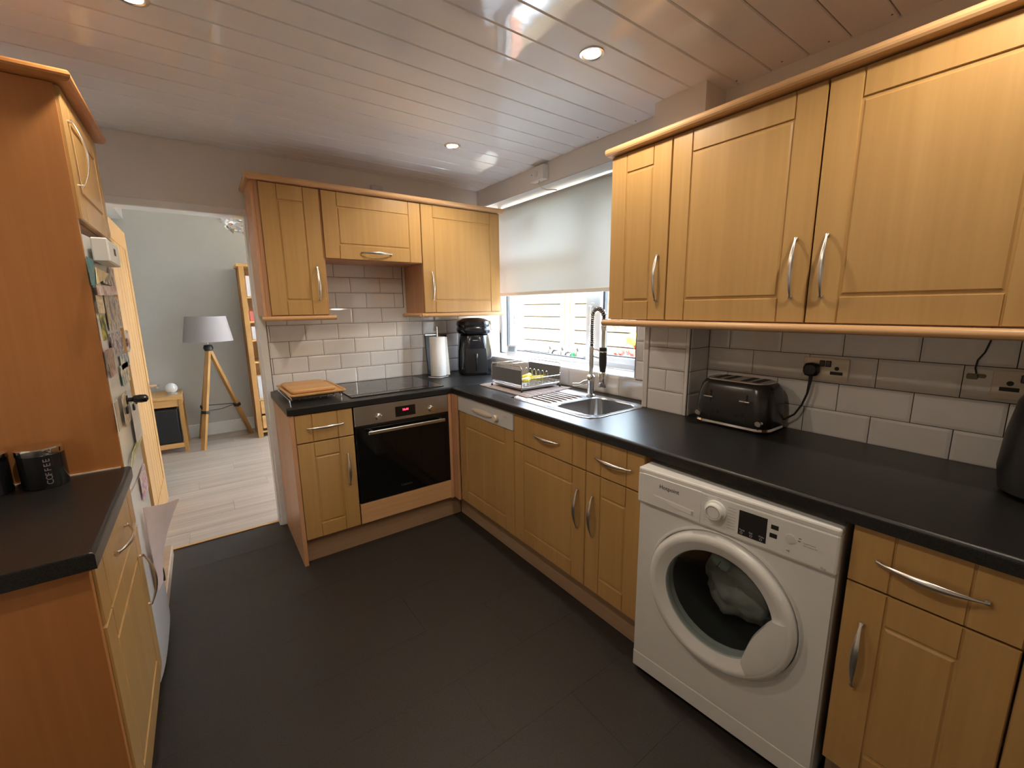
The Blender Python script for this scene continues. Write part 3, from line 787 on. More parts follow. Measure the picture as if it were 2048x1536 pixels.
tag(obj('clip', bm, 'black'), 'small black clip below the curling pinkish sheet', 'clip')
# white box on the fridge and bottle stopper
wbx = thing('magnetic_box', 'small white magnetic box at the top of the fridge door', 'box', (-2.144, -1.0, 1.615))
box('shell', 'appliance2', wbx, 0, .042, -.115, .115, -.036, .040, b=.004)
box('label', 'ink', wbx, .042, .0425, -.01, .03, -.005, .018)
bs = thing('magnetic_bottle_opener', 'black rounded magnetic knob sticking out of the fridge front', 'magnet', (-2.141, -.98, 1.10), 0)
bm = BM(); tube(bm, [(0, 0, 0), (.004, 0, 0)], .017, 12); obj('base', bm, 'blackgloss', bs, True)
bm = BM(); tube(bm, [(.004, 0, 0), (.016, .0, 0), (.022, 0, 0), (.04, .0, 0), (.056, 0, 0), (.062, 0, 0)], [.008, .008, .014, .0155, .014, .006], 12); obj('grip', bm, 'blackgloss', bs, True)

# canisters
def canister(x, y, label, word):
    c = thing('canister', label, 'canister', (x, y, .9105))
    R = .050; H = .098
    bm = BM(); lathe(bm, [(0, .001), (R*.97, .0), (R, .004), (R, H), (R-.003, H+.002), (0, H+.002)], 36); obj('body', bm, 'blackgloss', c, True)
    bm = BM(); lathe(bm, [(R+.001, H+.001), (R+.0018, H+.003), (R+.0018, H+.019), (R-.001, H+.022), (0, H+.023)], 36); obj('lid', bm, 'chrome', c, True)
    if word:
        for i, ch in enumerate(word):
            a = math.radians(-68)
            t = text('lettering', ch, .020, 'inkp', c, ((R+.0004)*math.cos(a), (R+.0004)*math.sin(a), .012+i*.0135), (0, 0, 0), 'LEFT')
            n = Vector((math.cos(a), math.sin(a), 0)); tx = Vector((0, 0, 1)); ty = n.cross(tx)
            t.matrix_local = Matrix.Translation(t.location) @ Matrix((tx, ty, n)).transposed().to_4x4()
            t.location += ty*(-.007)
    return c
canister(-2.318, -1.2465, 'black canister with shiny lid and the word COFFEE', 'COFFEE')
canister(-2.432, -1.250, 'plain dark canister with shiny lid at the left picture edge', '')

# ------------------------------------------------------------------ washing machine
WMX, WMY = -.660, -2.1360
ang = math.atan2(-.595, .043)
wm = thing('washing_machine', 'white front loading washing machine with laundry behind its round glass door', 'washing machine', (WMX, WMY, 0), ang)
WW = .596; DC = (.2975, .470); RO = .232
# front plate with round opening
bm = BM(); n = 48
def ringpt(r, y, a): return (DC[0]+r*math.cos(a), y, DC[1]+r*math.sin(a))
def sq(a):
    c, s = math.cos(a), math.sin(a)
    t = 1e9
    if c > 1e-9: t = min(t, (WW-.004-DC[0])/c)
    if c < -1e-9: t = min(t, (.004-DC[0])/c)
    if s > 1e-9: t = min(t, (.712-DC[1])/s)
    if s < -1e-9: t = min(t, (.092-DC[1])/s)
    return (DC[0]+c*t, .001, DC[1]+s*t)
angs = sorted([2*PI*i/n for i in range(n)] + [math.atan2(b-DC[1], a-DC[0]) % (2*PI) for a in (.004, WW-.004) for b in (.092, .712)])
o1 = [sq(a) for a in angs]
loft(bm, [[(p[0], .012, p[2]) for p in o1], o1, [ringpt(RO+.012, .001, a) for a in angs], [ringpt(RO+.006, -.006, a) for a in angs], [ringpt(RO+.002, -.004, a) for a in angs], [ringpt(RO, .012, a) for a in angs], [ringpt(.175, .012, a) for a in angs], [ringpt(.17, .03, a) for a in angs], [ringpt(.165, .30, a) for a in angs]])
obj('front_plate', bm, 'appliance', wm, True)
bm = BM()
bx(bm, 0, .010, .012, .46, .02, .826, b=.002); bx(bm, WW-.010, WW, .012, .46, .02, .826, b=.002); bx(bm, .01, WW-.01, .45, .46, .02, .826); bx(bm, .01, WW-.01, .014, .46, .02, .03)
obj('side_panels', bm, 'appliance', wm)
bm = BM(); bx(bm, 0, WW, -.012, .46, .826, .848, b=.006, seg=2); obj('top_panel', bm, 'appliance', wm)
bm = BM(); bx(bm, .0, WW, -.013, .03, .716, .832, b=.007, seg=2); fas = obj('control_fascia', bm, 'appliance2', wm)
bm = BM(); bx(bm, .0, WW, .001, .03, .022, .090, b=.004); obj('kick_plate', bm, 'appliance2', wm)
for x in (.05, .55):
    for y in (.05, .42):
        bm = BM(); lathe(bm, [(.02, 0), (.02, .022)], 10, (x, y, 0), 'z', True); obj('foot', bm, 'black', wm)
# detergent drawer
bm = BM(); bx(bm, .020, .233, -.0155, -.012, .7225, .836-.006, b=.0015)
dd = obj('detergent_drawer', bm, 'appliance2', wm)
bm = BM(); 
loft(bm, [[(.062, -.0158, .766), (.212, -.0158, .758), (.214, -.0158, .736), (.14, -.0158, .740)], [(.07, -.0166, .7615), (.208, -.0166, .754), (.210, -.0166, .740), (.14, -.0166, .745)]], True, True)
obj('grip_recess', bm, 'white', dd)
box('grip_shadow', 'inkl', dd, .204, .211, -.0172, -.0160, .740, .754)
text('lettering', 'Hotpoint', .0195, 'ink', dd, (.086, -.0160, .795), (PI/2, 0, 0))
bm = BM(); lathe(bm, [(.034, .012), (.033, .020), (.028, .022), (.0255, .034), (.022, .036), (.020, .033), (0, .033)], 32, (.280, 0, .783), 'y'); obj('programme_dial', bm, 'appliance2', fas, True)
bm = BM(); lathe(bm, [(.0205, .0335), (.0205, .0342), (.0185, .0342), (.0185, .0335)], 28, (.280, 0, .783), 'y'); obj('dial_ring', bm, 'inkl', fas)
box('display', 'black', fas, .349, .426, -.0142, -.013, .735, .813, b=.0005)
for i, s in enumerate(('Temp', 'Spin', 'Delay')):
    text('lettering', s, .0065, 'inkw', fas, (.353+i*.027, -.0146, .750), (PI/2, 0, 0))
    bm = BM(); lathe(bm, [(.0038, .0143), (.0038, .0147), (.0026, .0147)], 12, (.359+i*.027, 0, .743), 'y'); obj('touch_symbol', bm, 'inkw', fas)
box('touch_button', 'black', fas, .436, .455, -.0138, -.013, .788, .801); box('touch_button', 'black', fas, .434, .453, -.0138, -.013, .762, .775)
bm = BM(); lathe(bm, [(.014, .013), (.0138, .0145), (.012, .0148), (0, .0146)], 20, (.486, 0, .777), 'y'); obj('start_button', bm, 'silverplastic', fas, True)
bm = BM(); bx(bm, .476, .490, -.0136, -.013, .735, .746); obj('play_mark', bm, 'white', fas)
text('lettering', '>II', .008, 'ink', fas, (.478, -.0139, .7378), (PI/2, 0, 0))
for z, w in ((.781, .030), (.774, .034)):
    text('lettering', 'Rapid Option' if z > .78 else 'Extra Rinse On', .0052, 'inkl', fas, (.517, -.0135, z-.004), (PI/2, 0, 0))
box('indicator', 'ink', fas, .505, .511, -.0136, -.013, .786, .788); box('indicator', 'ink', fas, .504, .510, -.0136, -.013, .778, .780)
text('lettering', '9kg', .009, 'inkl', fas, (.560, -.0135, .724), (PI/2, 0, 0))
prog = BM()
for i in range(8): bx(prog, .316, .341-.002*(i % 3), -.0134, -.0129, .741+i*.0095, .7427+i*.0095)
for i in range(3): bx(prog, .240, .258-.003*i, -.0134, -.0129, .805+i*.007, .8062+i*.007)
for i in range(3): bx(prog, .243, .252, -.0134, -.0129, .740+i*.008, .7412+i*.008)
bx(prog, .283, .293, -.0134, -.0129, .824, .8255); bx(prog, .268, .280, -.0134, -.0129, .731, .7325)
obj('programme_print', prog, 'inkl', fas)
# door: white ring, glass bowl, grip
wd = thing('washer_door', '', 'x'); del wd['label']; del wd['category']; wd.parent = wm; wd.name = 'porthole_door'
bm = BM(); lathe(bm, [(RO-.001, -.010), (RO-.001, .014), (RO-.005, .024), (RO-.013, .0295), (.206, .031), (.200, .0285), (.170, .013), (.166, .0), (.168, -.01)], 72, (DC[0], 0, DC[1]), 'y')
obj('door_ring', bm, 'appliance2', wd, True)
bm = BM(); lathe(bm, [(.170, .016), (.150, .022), (.11, .026), (.06, .028), (0, .0285)], 48, (DC[0], 0, DC[1]), 'y')
obj('door_glass', bm, 'doorglass', wd, True)
bm = BM(); lathe(bm, [(.166, .012), (.160, -.01), (.148, -.04), (.135, -.065), (.10, -.075), (0, -.078)], 48, (DC[0], 0, DC[1]), 'y')
obj('glass_bowl', bm, 'doorglass', wd, True)
bm = BM(); outs = []; nn = 14      # grip: white wedge filling the lower right of the ring
def gp(i, lay):
    a = math.radians(-56 + 70*i/nn); e = math.sin(PI*i/nn)
    ri = .172 - .044*e**.7
    r = {0: ri, 1: ri+.003, 2: .203, 3: .2125}[lay]; y = {0: .012, 1: .029, 2: .0335, 3: .0305}[lay]
    return ringpt(r, -y, a)
G = [[bm.verts.new(gp(i, l)) for l in range(4)] for i in range(nn+1)]
for a, b in zip(G, G[1:]):
    for j in range(3): bm.faces.new([a[j], a[j+1], b[j+1], b[j]])
bm.faces.new(G[0]); bm.faces.new(G[-1][::-1])
obj('door_grip', bm, 'appliance', wd, True)
bm = BM(); lathe(bm, [(.164, -.295), (0, -.296)], 40, (DC[0], 0, DC[1]), 'y'); lathe(bm, [(.166, -.03), (.163, -.293)], 40, (DC[0], 0, DC[1]), 'y')
obj('drum', bm, 'drum', wm, True)
# laundry and dosing ball in the drum
def blob(bm, c, r, seed, sub=3, amp=.25, sc=(1, 1, 1), fr=9):
    v0 = len(bm.verts); res = bmesh.ops.create_icosphere(bm, subdivisions=sub, radius=1)
    for v in res['verts']:
        d = v.co.normalized(); nz = noise.noise(d*2.2+Vector((seed, seed*.7, 0))) + .4*noise.noise(d*fr*.6+Vector((seed, 3, 1)))
        s = r*(1+amp*nz); v.co = Vector((d.x*s*sc[0], d.y*s*sc[1], d.z*s*sc[2])) + Vector(c)
def wloc(x, y, z):
    ca, sa = math.cos(ang), math.sin(ang); return (WMX+x*ca-y*sa, WMY+x*sa+y*ca, z)
bm = BM(); blob(bm, (0, 0, 0), .130, 3.3, 4, .26, (1.0, .62, .95), 12)
tag(obj('laundry', bm, 'laundry', None, True, wloc(.310, .205, .435), (0, 0, ang)), 'crumpled grey laundry inside the washing machine drum', 'laundry')
db = thing('dosing_capsule', 'pale green dosing capsule lying on the laundry in the drum', 'dosing capsule', wloc(.250, .125, .535), ang)
db.rotation_euler = (0, -1.15, ang)
bm = BM(); lathe(bm, [(0, -.035), (.014, -.033), (.019, -.02), (.019, .012), (.014, .03), (0, .034)], 20); obj('shell', bm, 'ball', db, True)
bm = BM()
for i in range(5): lathe(bm, [(.0022, 0), (.0022, .001)], 6, (-.012+.006*i, -.0185, -.004), 'y', True)
obj('holes', bm, 'ink', db)

# ------------------------------------------------------------------ hob
hb = thing('induction_hob', 'black glass hob set into the worktop above the oven', 'hob', (-.938, -.305, .9102))
bm = BM(); bx(bm, -.296, .296, -.256, .255, 0, .005, b=.0015); obj('glass_top', bm, 'blackglass', hb)
bm = BM()
for x, y, r in ((-.15, -.11, .095), (-.15, .12, .075), (.13, -.11, .075), (.13, .12, .105)):
    lathe(bm, [(r, .0051), (r-.0012, .0051)], 48, (x, y, 0), 'z')
obj('zone_marks', bm, 'inkd', hb)

# cooling rack + chopping boards
rk = thing('cooling_rack', 'chrome wire cooling rack under the chopping boards', 'wire rack', (-1.405, -.300, .911), 0)
bm = BM()
tube(bm, [(-.145, -.205, .024), (.135, -.205, .024)], .0028, 6); tube(bm, [(-.145, .20, .024), (.135, .20, .024)], .0028, 6)
for x in (-.145, .135): tube(bm, [(x, -.205, .024), (x, .20, .024)], .0028, 6)
obj('rim_wire', bm, 'chrome', rk, True)
for i in range(8):
    x = -.130+i*.0362; bm = BM()
    tube(bm, [(x, -.222, .018), (x, -.212, .0285), (x, .20, .0285)], .003, 6); obj('wire', bm, 'chrome', rk, True)
for x, y in ((-.14, -.2), (.13, -.2), (-.14, .195), (.13, .195)):
    bm = BM(); tube(bm, [(x, y, .0), (x, y, .024)], .0035, 6); obj('foot', bm, 'chrome', rk)
cb = thing('chopping_board', 'larger wooden chopping board with raised rim on the wire rack', 'chopping board', (-1.400, -.305, .9430), .03)
bm = BM(); L = [[(x, y, z) for x, y in rrect(0, 0, hx, hy, r, 5)] for hx, hy, r, z in ((.135, .205, .02, 0), (.150, .220, .022, .010), (.150, .220, .022, .016), (.142, .212, .018, .016), (.138, .208, .018, .010))]
loft(bm, L, True, True); obj('board', bm, 'board', cb)
cb2 = thing('chopping_board', 'smaller plain wooden chopping board lying on the larger one', 'chopping board', (-1.412, -.290, .9535), .03)
bm = BM(); L = [[(x, y, z) for x, y in rrect(0, 0, hx, hy, r, 5)] for hx, hy, r, z in ((.112, .165, .022, .0), (.118, .171, .024, .006), (.118, .171, .024, .016), (.110, .163, .022, .022))]
loft(bm, L, True, True); obj('board', bm, wood('chopping_board_wood_plain', (.50, .27, .11), (.62, .36, .16), .5, 'x'), cb2)

# kitchen roll
kr = thing('kitchen_roll_holder', 'upright chrome kitchen roll holder near the corner', 'roll holder', (-.497, -.195, .9105))
bm = BM(); lathe(bm, [(0, 0), (.075, .0), (.077, .004), (.070, .009), (.02, .011), (0, .011)], 36); obj('base', bm, 'chrome', kr, True)
bm = BM(); tube(bm, [(0, 0, .008), (0, 0, .366), (0, 0, .374)], [.0045, .0045, .003], 10); obj('rod', bm, 'chrome', kr, True)
bm = BM()
lathe(bm, [(.020, .013), (.056, .013), (.0575, .016), (.0575, .296), (.056, .299), (.020, .299), (.020, .013)], 36)
# loose flap of paper
a0 = -.25
L = [[(math.cos(a0)*.057, math.sin(a0)*.057, z), (math.cos(a0)*.06+.004, math.sin(a0)*.06-.004, z), (.068+.010*(1-(z-.013)/.286), -.018-.012*(1-(z-.013)/.286), z), (.070+.010*(1-(z-.013)/.286), -.0165-.012*(1-(z-.013)/.286), z)] for z in (.013, .1, .2, .296)]
loft(bm, L, True, True)
tag(obj('kitchen_roll', bm, 'paper', None, True, (-.497, -.195, .9105)), 'white kitchen paper roll on the chrome holder beside the air fryer', 'kitchen roll')

# black tray leaning on the back wall
bm = BM(); bx(bm, -.085, .10, -.006, .006, 0, .305, b=.002)
tr = obj('tray', bm, 'black', None, False, (-.43, -.050, .9112), (math.radians(-6), 0, 0)); tag(tr, 'dark tray leaning on the tiles behind the kitchen roll', 'tray')
bm = BM(); bx(bm, -.085, .10, -.008, .006, .300, .308, b=.001); obj('rim', bm, 'steel', tr)

# corner air fryer
af = thing('air_fryer', 'tall black air fryer standing in the corner under the wall cabinet', 'air fryer', (-.180, -.190, .9105), -.45)
bm = BM()
def sup(hx, hy, z, r, n=6, dx=0, dy=0): return [(x, y, z) for x, y in rrect(dx, dy, hx, hy, min(r, hx, hy)*.999, n)]
loft(bm, [sup(.118, .125, .0, .06), sup(.128, .135, .012, .07), sup(.132, .138, .06, .08), sup(.128, .134, .18, .08), sup(.112, .118, .285, .08), sup(.108, .114, .298, .08)], True, True)
obj('body', bm, 'blackgloss', af, True)
bm = BM(); loft(bm, [sup(.100, .105, .298, .08), sup(.128, .130, .318, .09), sup(.134, .136, .34, .09), sup(.126, .128, .362, .09), sup(.133, .135, .38, .09), sup(.128, .13, .405, .09), sup(.09, .09, .425, .08), sup(.04, .04, .430, .03)], True, True)
obj('lid', bm, 'blackgloss', af, True)
bm = BM(); loft(bm, [sup(.085, .006, .02, .005, 2, 0, -.134), sup(.085, .008, .10, .006, 2, 0, -.137), sup(.078, .008, .20, .006, 2, 0, -.128)], True, True); obj('basket_front', bm, 'black', af, True)
bm = BM(); tube(bm, [(0, -.137, .165), (0, -.165, .160), (0, -.170, .14), (0, -.168, .05), (0, -.16, .035)], [.010, .012, .010, .008, .006], 10); obj('handle', bm, 'blackgloss', af, True)
bm = BM(); bx(bm, -.02, .02, -.1235, -.122, .262, .265); obj('badge', bm, 'inkw', af)

# ------------------------------------------------------------------ sink, tap
sk_ = thing('sink', 'stainless steel sink with single bowl and ribbed drainer', 'sink', (-.302, -1.430, .910), 0)
bm = BM(); n = 8
def lp(cx, cy, hx, hy, r, z): return [(x, y, z) for x, y in rrect(cx, cy, hx, hy, r, n)]
loft(bm, [lp(0, 0, .213, .318, .075, .0), lp(0, 0, .212, .317, .075, .0035), lp(0, 0, .206, .311, .07, .0045), lp(0, 0, .199, .304, .066, .0015), lp(.015, -.135, .170, .153, .07, .0012),
          lp(.015, -.135, .165, .148, .068, -.004), lp(.015, -.135, .158, .141, .065, -.12), lp(.015, -.135, .150, .133, .06, -.155), lp(.015, -.135, .13, .113, .055, -.172), lp(.015, -.135, .05, .05, .045, -.178), lp(.015, -.135, .02, .02, .019, -.179)], False, True)
obj('bowl', bm, 'sink', sk_, True)
for i in range(7):
    x = -.125+i*.038; bm = BM(); tube(bm, [(x, .045, .001), (x, .065, .0028), (x, .24, .0028), (x, .26, .001)], [.003, .0055, .0055, .003], 8); obj('drainer_rib', bm, 'sink', sk_, True)
bm = BM()
for i in range(3):
    for j in range(2): bx(bm, -.052+j*.022-.02, -.036+j*.022-.02, -.002, .003, -.045-i*.010, -.041-i*.010)
obj('overflow_slots', bm, 'ink', sk_, loc=(.0, .006, 0))
bm = BM(); lathe(bm, [(.032, 0), (.03, .003), (.012, .002), (0, .004)], 24, (.015, -.135, -.1785)); obj('waste', bm, 'chrome', sk_, True)

tp_ = thing('kitchen_tap', 'tall chrome spring tap with pull-down spray behind the sink', 'tap', (-.132, -1.385, .9115))
bm = BM(); lathe(bm, [(0, 0), (.027, .0), (.027, .008), (.020, .014), (.020, .06), (.0225, .075), (.0225, .115), (.013, .125), (0, .126)], 24); obj('body', bm, 'chrome', tp_, True)
bm = BM(); tube(bm, [(0, 0, .11), (0, 0, .285)], .0125, 12); obj('riser', bm, 'chrome', tp_, True)
bm = BM(); tube(bm, [(0, 0, .085), (-.018, .03, .075), (-.03, .06, .060), (-.045, .098, .058)], [.013, .016, .011, .009], 12); lv = obj('lever', bm, 'chrome', tp_, True)
# spring path: up, over, and down towards the room / near side
HD = Vector((-.012, -.095, 0))
path = []
for i in range(9): path.append(Vector((0, 0, .28+.17*i/8)))
for i in range(1, 25):
    a = PI*i/24; path.append(Vector((0, 0, .45)) + HD*(1-math.cos(a))*.5 + Vector((0, 0, .04*math.sin(a))))
for i in range(1, 4): path.append(Vector((0, 0, .45-.015*i)) + HD)
bm = BM(); tube(bm, path, .0085, 8); obj('hose', bm, 'black', tp_, True)
# helix
def arclen(pts):
    s = [0]
    for a, b in zip(pts, pts[1:]): s.append(s[-1]+(b-a).length)
    return s
S = arclen(path); tot = S[-1]; turns = 34; hel = []
def at(t):
    d = t*tot
    for i in range(len(S)-1):
        if S[i+1] >= d: break
    f = (d-S[i])/max(1e-9, S[i+1]-S[i]); p = path[i].lerp(path[i+1], f); tg = (path[i+1]-path[i]).normalized(); return p, tg
for i in range(turns*10+1):
    t = i/(turns*10); p, tg = at(t); a = 2*PI*i/10
    s = HD.normalized().cross(Vector((0, 0, 1))); u = tg.cross(s).normalized(); hel.append(p + (s*math.cos(a)+u*math.sin(a))*.0125)
bm = BM(); tube(bm, hel, .0028, 5); obj('spring', bm, 'chrome', tp_, True)
bm = BM(); tube(bm, [HD+Vector((0, 0, z)) for z in (.405, .395, .37, .285, .28)], [.012, .016, .011, .011, .016], 14); obj('spray_stem', bm, 'chrome', tp_, True)
bm = BM(); tube(bm, [HD+Vector((0, 0, z)) for z in (.285, .275, .20, .155, .15)], [.019, .0205, .0205, .016, .014], 16); obj('spray_grip', bm, 'black', tp_, True)
bm = BM(); tube(bm, [HD+Vector((0, 0, z)) for z in (.15, .145, .12, .072, .066)], [.016, .0205, .0205, .0245, .022], 16); obj('spray_head', bm, 'chrome', tp_, True)
bm = BM(); tube(bm, [(0, 0, .272), HD*.55+Vector((0, 0, .268)), HD*.8+Vector((0, 0, .262))], .0045, 8); tube(bm, [HD+Vector((.019*math.cos(a), .019*math.sin(a), .262)) for a in [x*.4 for x in range(0, 14)]], .003, 6); obj('holder_arm', bm, 'chrome', tp_, True)
bm = BM(); tube(bm, [(0, 0, .232), (.0, 0, .236)], .014, 14); tube(bm, [(0, 0, .232), HD*.85+Vector((0, 0, .222))], .004, 8); obj('lower_bracket', bm, 'chrome', tp_, True)

# drying mat and dish rack
dm = thing('drying_mat', 'taupe fabric drying mat under the dish rack', 'drying mat', (-.245, -.930, .9105), 0)
bm = BM()
pts = [(-.200, .245), (-.205, -.272), (.200, -.215), (.035, .268)]
loft(bm, [[(x*1.0, y, 0) for x, y in pts], [(x, y, .006) for x, y in pts], [(x*.97, y*.97, .0085) for x, y in pts]], True, True); obj('pad', bm, 'mat', dm)
bm = BM()
for i in range(9):
    f = i/8*.9+.05
    a = Vector(pts[1]).lerp(Vector(pts[2]), f); b = Vector(pts[0]).lerp(Vector(pts[3]), f)
    tube(bm, [(a.x, a.y+.01, .0088), (b.x, b.y-.012, .0088)], .0022, 5)
obj('quilted_ridges', bm, 'mat', dm)
dr = thing('dish_rack', 'chrome wire dish rack with dark grey side panels on the mat', 'dish rack', (-.250, -.930, .9205))
rx, ry, hb_, ht = .152, .158, .030, .150
def wire(name, pts, r=.0022, m='chrome'): bm = BM(); tube(bm, pts, r, 6); return obj(name, bm, m, dr, True)
for z in (hb_,):
    bm = BM(); tube(bm, [(-rx, -ry, z), (rx, -ry, z), (rx, ry, z), (-rx, ry, z), (-rx, -ry, z)], .0026, 6); obj('base_frame', bm, 'chrome', dr, True)
# end frames: near-room long side (x=-rx) and wall side (x=+rx)
for x in (-rx, rx):
    bm = BM(); tube(bm, [(x, -ry, 0), (x, -ry, ht-.012), (x, -ry+.012, ht), (x, ry-.012, ht), (x, ry, ht-.012), (x, ry, 0)], .0028, 6); obj('end_frame', bm, 'chrome', dr, True)
    bm = BM(); bx(bm, x-.0015, x+.0015, -ry+.004, ry-.004, .042, .128); obj('side_panel', bm, 'greyfab', dr)
for y in (ry-.004, .02):
    bm = BM(); tube(bm, [(-rx, y, ht-.006), (rx, y, ht-.006)] if y > .1 else [(-rx, y+.02, ht-.004), (rx, y+.02, ht-.004)], .0022, 6); obj('cross_wire', bm, 'chrome', dr, True)
for i in range(10):
    x = -rx+.02+i*(2*rx-.04)/9
    wire('floor_wire', [(x, -ry, hb_+.018), (x, -ry, hb_), (x, ry, hb_), (x, ry, hb_+.018)], .0016)
wire('near_rail', [(-rx, -ry, hb_+.045), (rx, -ry, hb_+.045)], .0018)
for i in range(11):
    x = -rx+.015+i*.0272; wire('upright', [(x, -ry, hb_), (x, -ry, hb_+.046)], .0014)
for i in range(6):      # plate loops
    y = -.125+i*.040
    wire('plate_loop', [(.055, y, hb_), (.055, y, .085), (.060, y, .098), (.068, y, .102), (.076, y, .098), (.081, y, .085), (.081, y, hb_)], .0018)
for x in (-rx, rx):
    for y in (-ry, ry):
        bm = BM(); lathe(bm, [(.006, 0), (.006, .012)], 10, (x, y, -.001), 'z', True); obj('foot', bm, 'black', dr)
bm = BM(); L = [lp(0, 0, .140, .148, .02, .010), lp(0, 0, .146, .154, .022, .022), lp(0, 0, .143, .151, .02, .022), lp(0, 0, .137, .145, .018, .013)]
loft(bm, L, True, True); obj('drip_tray', bm, 'tray', dr)
def banana(cx, cy, cz, rz, L=.15, label=''):
    bm = BM(); pts = []; rs = []
    for i in range(11):
        t = -1+2*i/10; pts.append((t*L/2, .03*(t*t), 0)); rs.append(.0165*(1-abs(t)**3.5*.75))
    tube(bm, pts, rs, 8); b = obj('banana', bm, 'banana', None, True, (cx, cy, cz), (0, 0, rz))
    bm = BM(); tube(bm, [(L/2, .03, 0), (L/2+.012, .036, 0)], [.005, .004], 6); obj('stalk', bm, 'leaf', b)
    tag(b, label, 'banana', 'yellow fruit in the dish rack'); return b
banana(-.285, -.985, .969, .25, .13, 'yellow fruit in the dish rack behind the dark side panel')
banana(-.17, -.975, .969, -.1, .15, 'yellow fruit in the dish rack on the side towards the window')
banana(-.235, -.945, .985, .5, .12, 'yellow fruit lying on top of the other two in the dish rack')
# thermometer gadget on the sill
tg = thing('indoor_thermometer', 'small white digital display gadget leaning on the window sill', 'thermometer', (.075, -.330, 1.031), -PI/2+.35)
bm = BM(); loft(bm, [[(x, -.006+z*.18, z) for x, z in [(p[0], p[1]) for p in rrect(0, .045, .042, .045, .012, 4)]], [(x, .006+z*.18, z) for x, z in rrect(0, .045, .042, .045, .012, 4)]], True, True)
obj('case', bm, 'appliance2', tg)
MAT['lcd'] = P('grey_display', (.28, .34, .38), .3)
bm = BM(); loft(bm, [[(x, -.0065+z*.18, z) for x, z in [(-.028, .040), (.028, .040), (.028, .078), (-.028, .078)]], [(x, -.0075+z*.18, z) for x, z in [(-.028, .040), (.028, .040), (.028, .078), (-.028, .078)]]], True, True); obj('screen', bm, 'lcd', tg)
bm = BM(); tube(bm, [(0, .018, .05), (0, .045, .001)], .004, 6); obj('stand', bm, 'appliance2', tg)

# ------------------------------------------------------------------ toaster side
to = thing('toaster', 'dark four slice toaster on the worktop below the right wall cabinets', 'toaster', (-.067, -2.183, .9105), -PI/2+.0)
to.scale = (1.13, 1.12, 1.0)
bm = BM()
def tl(hx, hy, z, r, dy=0): return [(x, y+dy, z) for x, y in rrect(0, 0, hx, hy, r, 8)]
loft(bm, [tl(.128, .078, .012, .040), tl(.134, .084, .020, .045), tl(.138, .088, .06, .05), tl(.136, .086, .12, .05), tl(.128, .079, .170, .05), tl(.118, .070, .188, .048), tl(.108, .062, .195, .042)], True, True)
obj('body', bm, 'toaster', to, True)
bm = BM(); loft(bm, [tl(.124, .074, .003, .04), tl(.135, .085, .004, .046), tl(.138, .088, .010, .048), tl(.134, .084, .018, .045)], True, True); obj('chrome_base', bm, 'chrome', to, True)
bm = BM(); loft(bm, [tl(.111, .065, .1925, .044), tl(.111, .065, .197, .044), tl(.106, .060, .198, .04)], True, True); obj('top_plate', bm, 'steel', to, True)
for x in (-.080, -.040, .022, .062):
    bm = BM(); bx(bm, x-.002, x+.022, -.050, .050, .1976, .1992, b=.0006); obj('slot', bm, 'rubber', to)
for x in (-.110, .112):
    bm = BM(); lathe(bm, [(.0125, 0), (.0125, .010), (.010, .013), (0, .013)], 20, (x, -.084, .045), 'y'); obj('knob', bm, 'chrome', to, True)
for x in (-.068, .064):
    bm = BM(); bx(bm, x-.002, x+.002, -.0875, -.084, .035, .150); obj('lever_slot', bm, 'rubber', to)
    bm = BM(); bx(bm, x-.018, x+.018, -.106, -.085, .122, .129, b=.0025, seg=2); obj('lever', bm, 'chrome', to, True)
for x in (-.055, -.035, .035, .055):
    bm = BM(); lathe(bm, [(.005, 0), (.005, .003), (0, .003)], 10, (x-.003, -.0865, .062), 'y'); obj('button', bm, 'black', to)
for sx in (-.09, .09):
    for sy in (-.05, .05):
        bm = BM(); lathe(bm, [(.008, 0), (.008, .004)], 8, (sx, sy, 0), 'z', True); obj('foot', bm, 'black', to)
# sockets
def socket(y, z, label):
    s = thing('double_socket', label, 'socket', (RX-.0090, y, z), R90)
    bm = BM(); bx(bm, -.075, .075, -.007, -.0005, -.044, .044, b=.004, seg=2); obj('plate', bm, 'socket', s)
    for x in (-.038, .038):
        bm = BM(); lathe(bm, [(.0075, 0), (.0075, .0004)], 12, (x, -.0072, .006), 'y', True); obj('pin_hole', bm, 'rubber', s)
        bm = BM(); bx(bm, x-.020, x+.020, -.0078, -.0072, -.018, -.006, b=.0002); obj('pin_slot', bm, 'rubber', s)
    bm = BM(); bx(bm, -.019, -.001, -.0105, -.007, .010, .034, b=.002); obj('rocker_switch', bm, 'toaster', s)
    bm = BM(); bx(bm, .001, .019, -.0105, -.007, .010, .034, b=.002); obj('rocker_switch', bm, 'toaster', s)
    return s
s1 = socket(-2.4455, 1.168, 'cream double socket with a black plug behind the toaster')
s2 = socket(-2.950, 1.171, 'cream double socket partly hidden by the black appliance at the right edge')
pg = thing('plug_and_cable', 'black mains plug with cable running down behind the toaster', 'plug', (RX-.017, -2.405, 1.165), R90)
bm = BM()
prof = [(0, .026), (.018, .022), (.026, .008), (.026, -.010), (.018, -.024), (0, -.028), (-.018, -.024), (-.026, -.010), (-.026, .008), (-.018, .022)]
loft(bm, [[(x, 0, z) for x, z in prof], [(x, -.018, z) for x, z in prof], [(x*.7, -.026, z*.7) for x, z in prof]], True, True); obj('plug', bm, 'black', pg, True)
def wl(x, y, z): return (-(y+2.405), (x-RX+.017), z-1.165)   # world to plug space
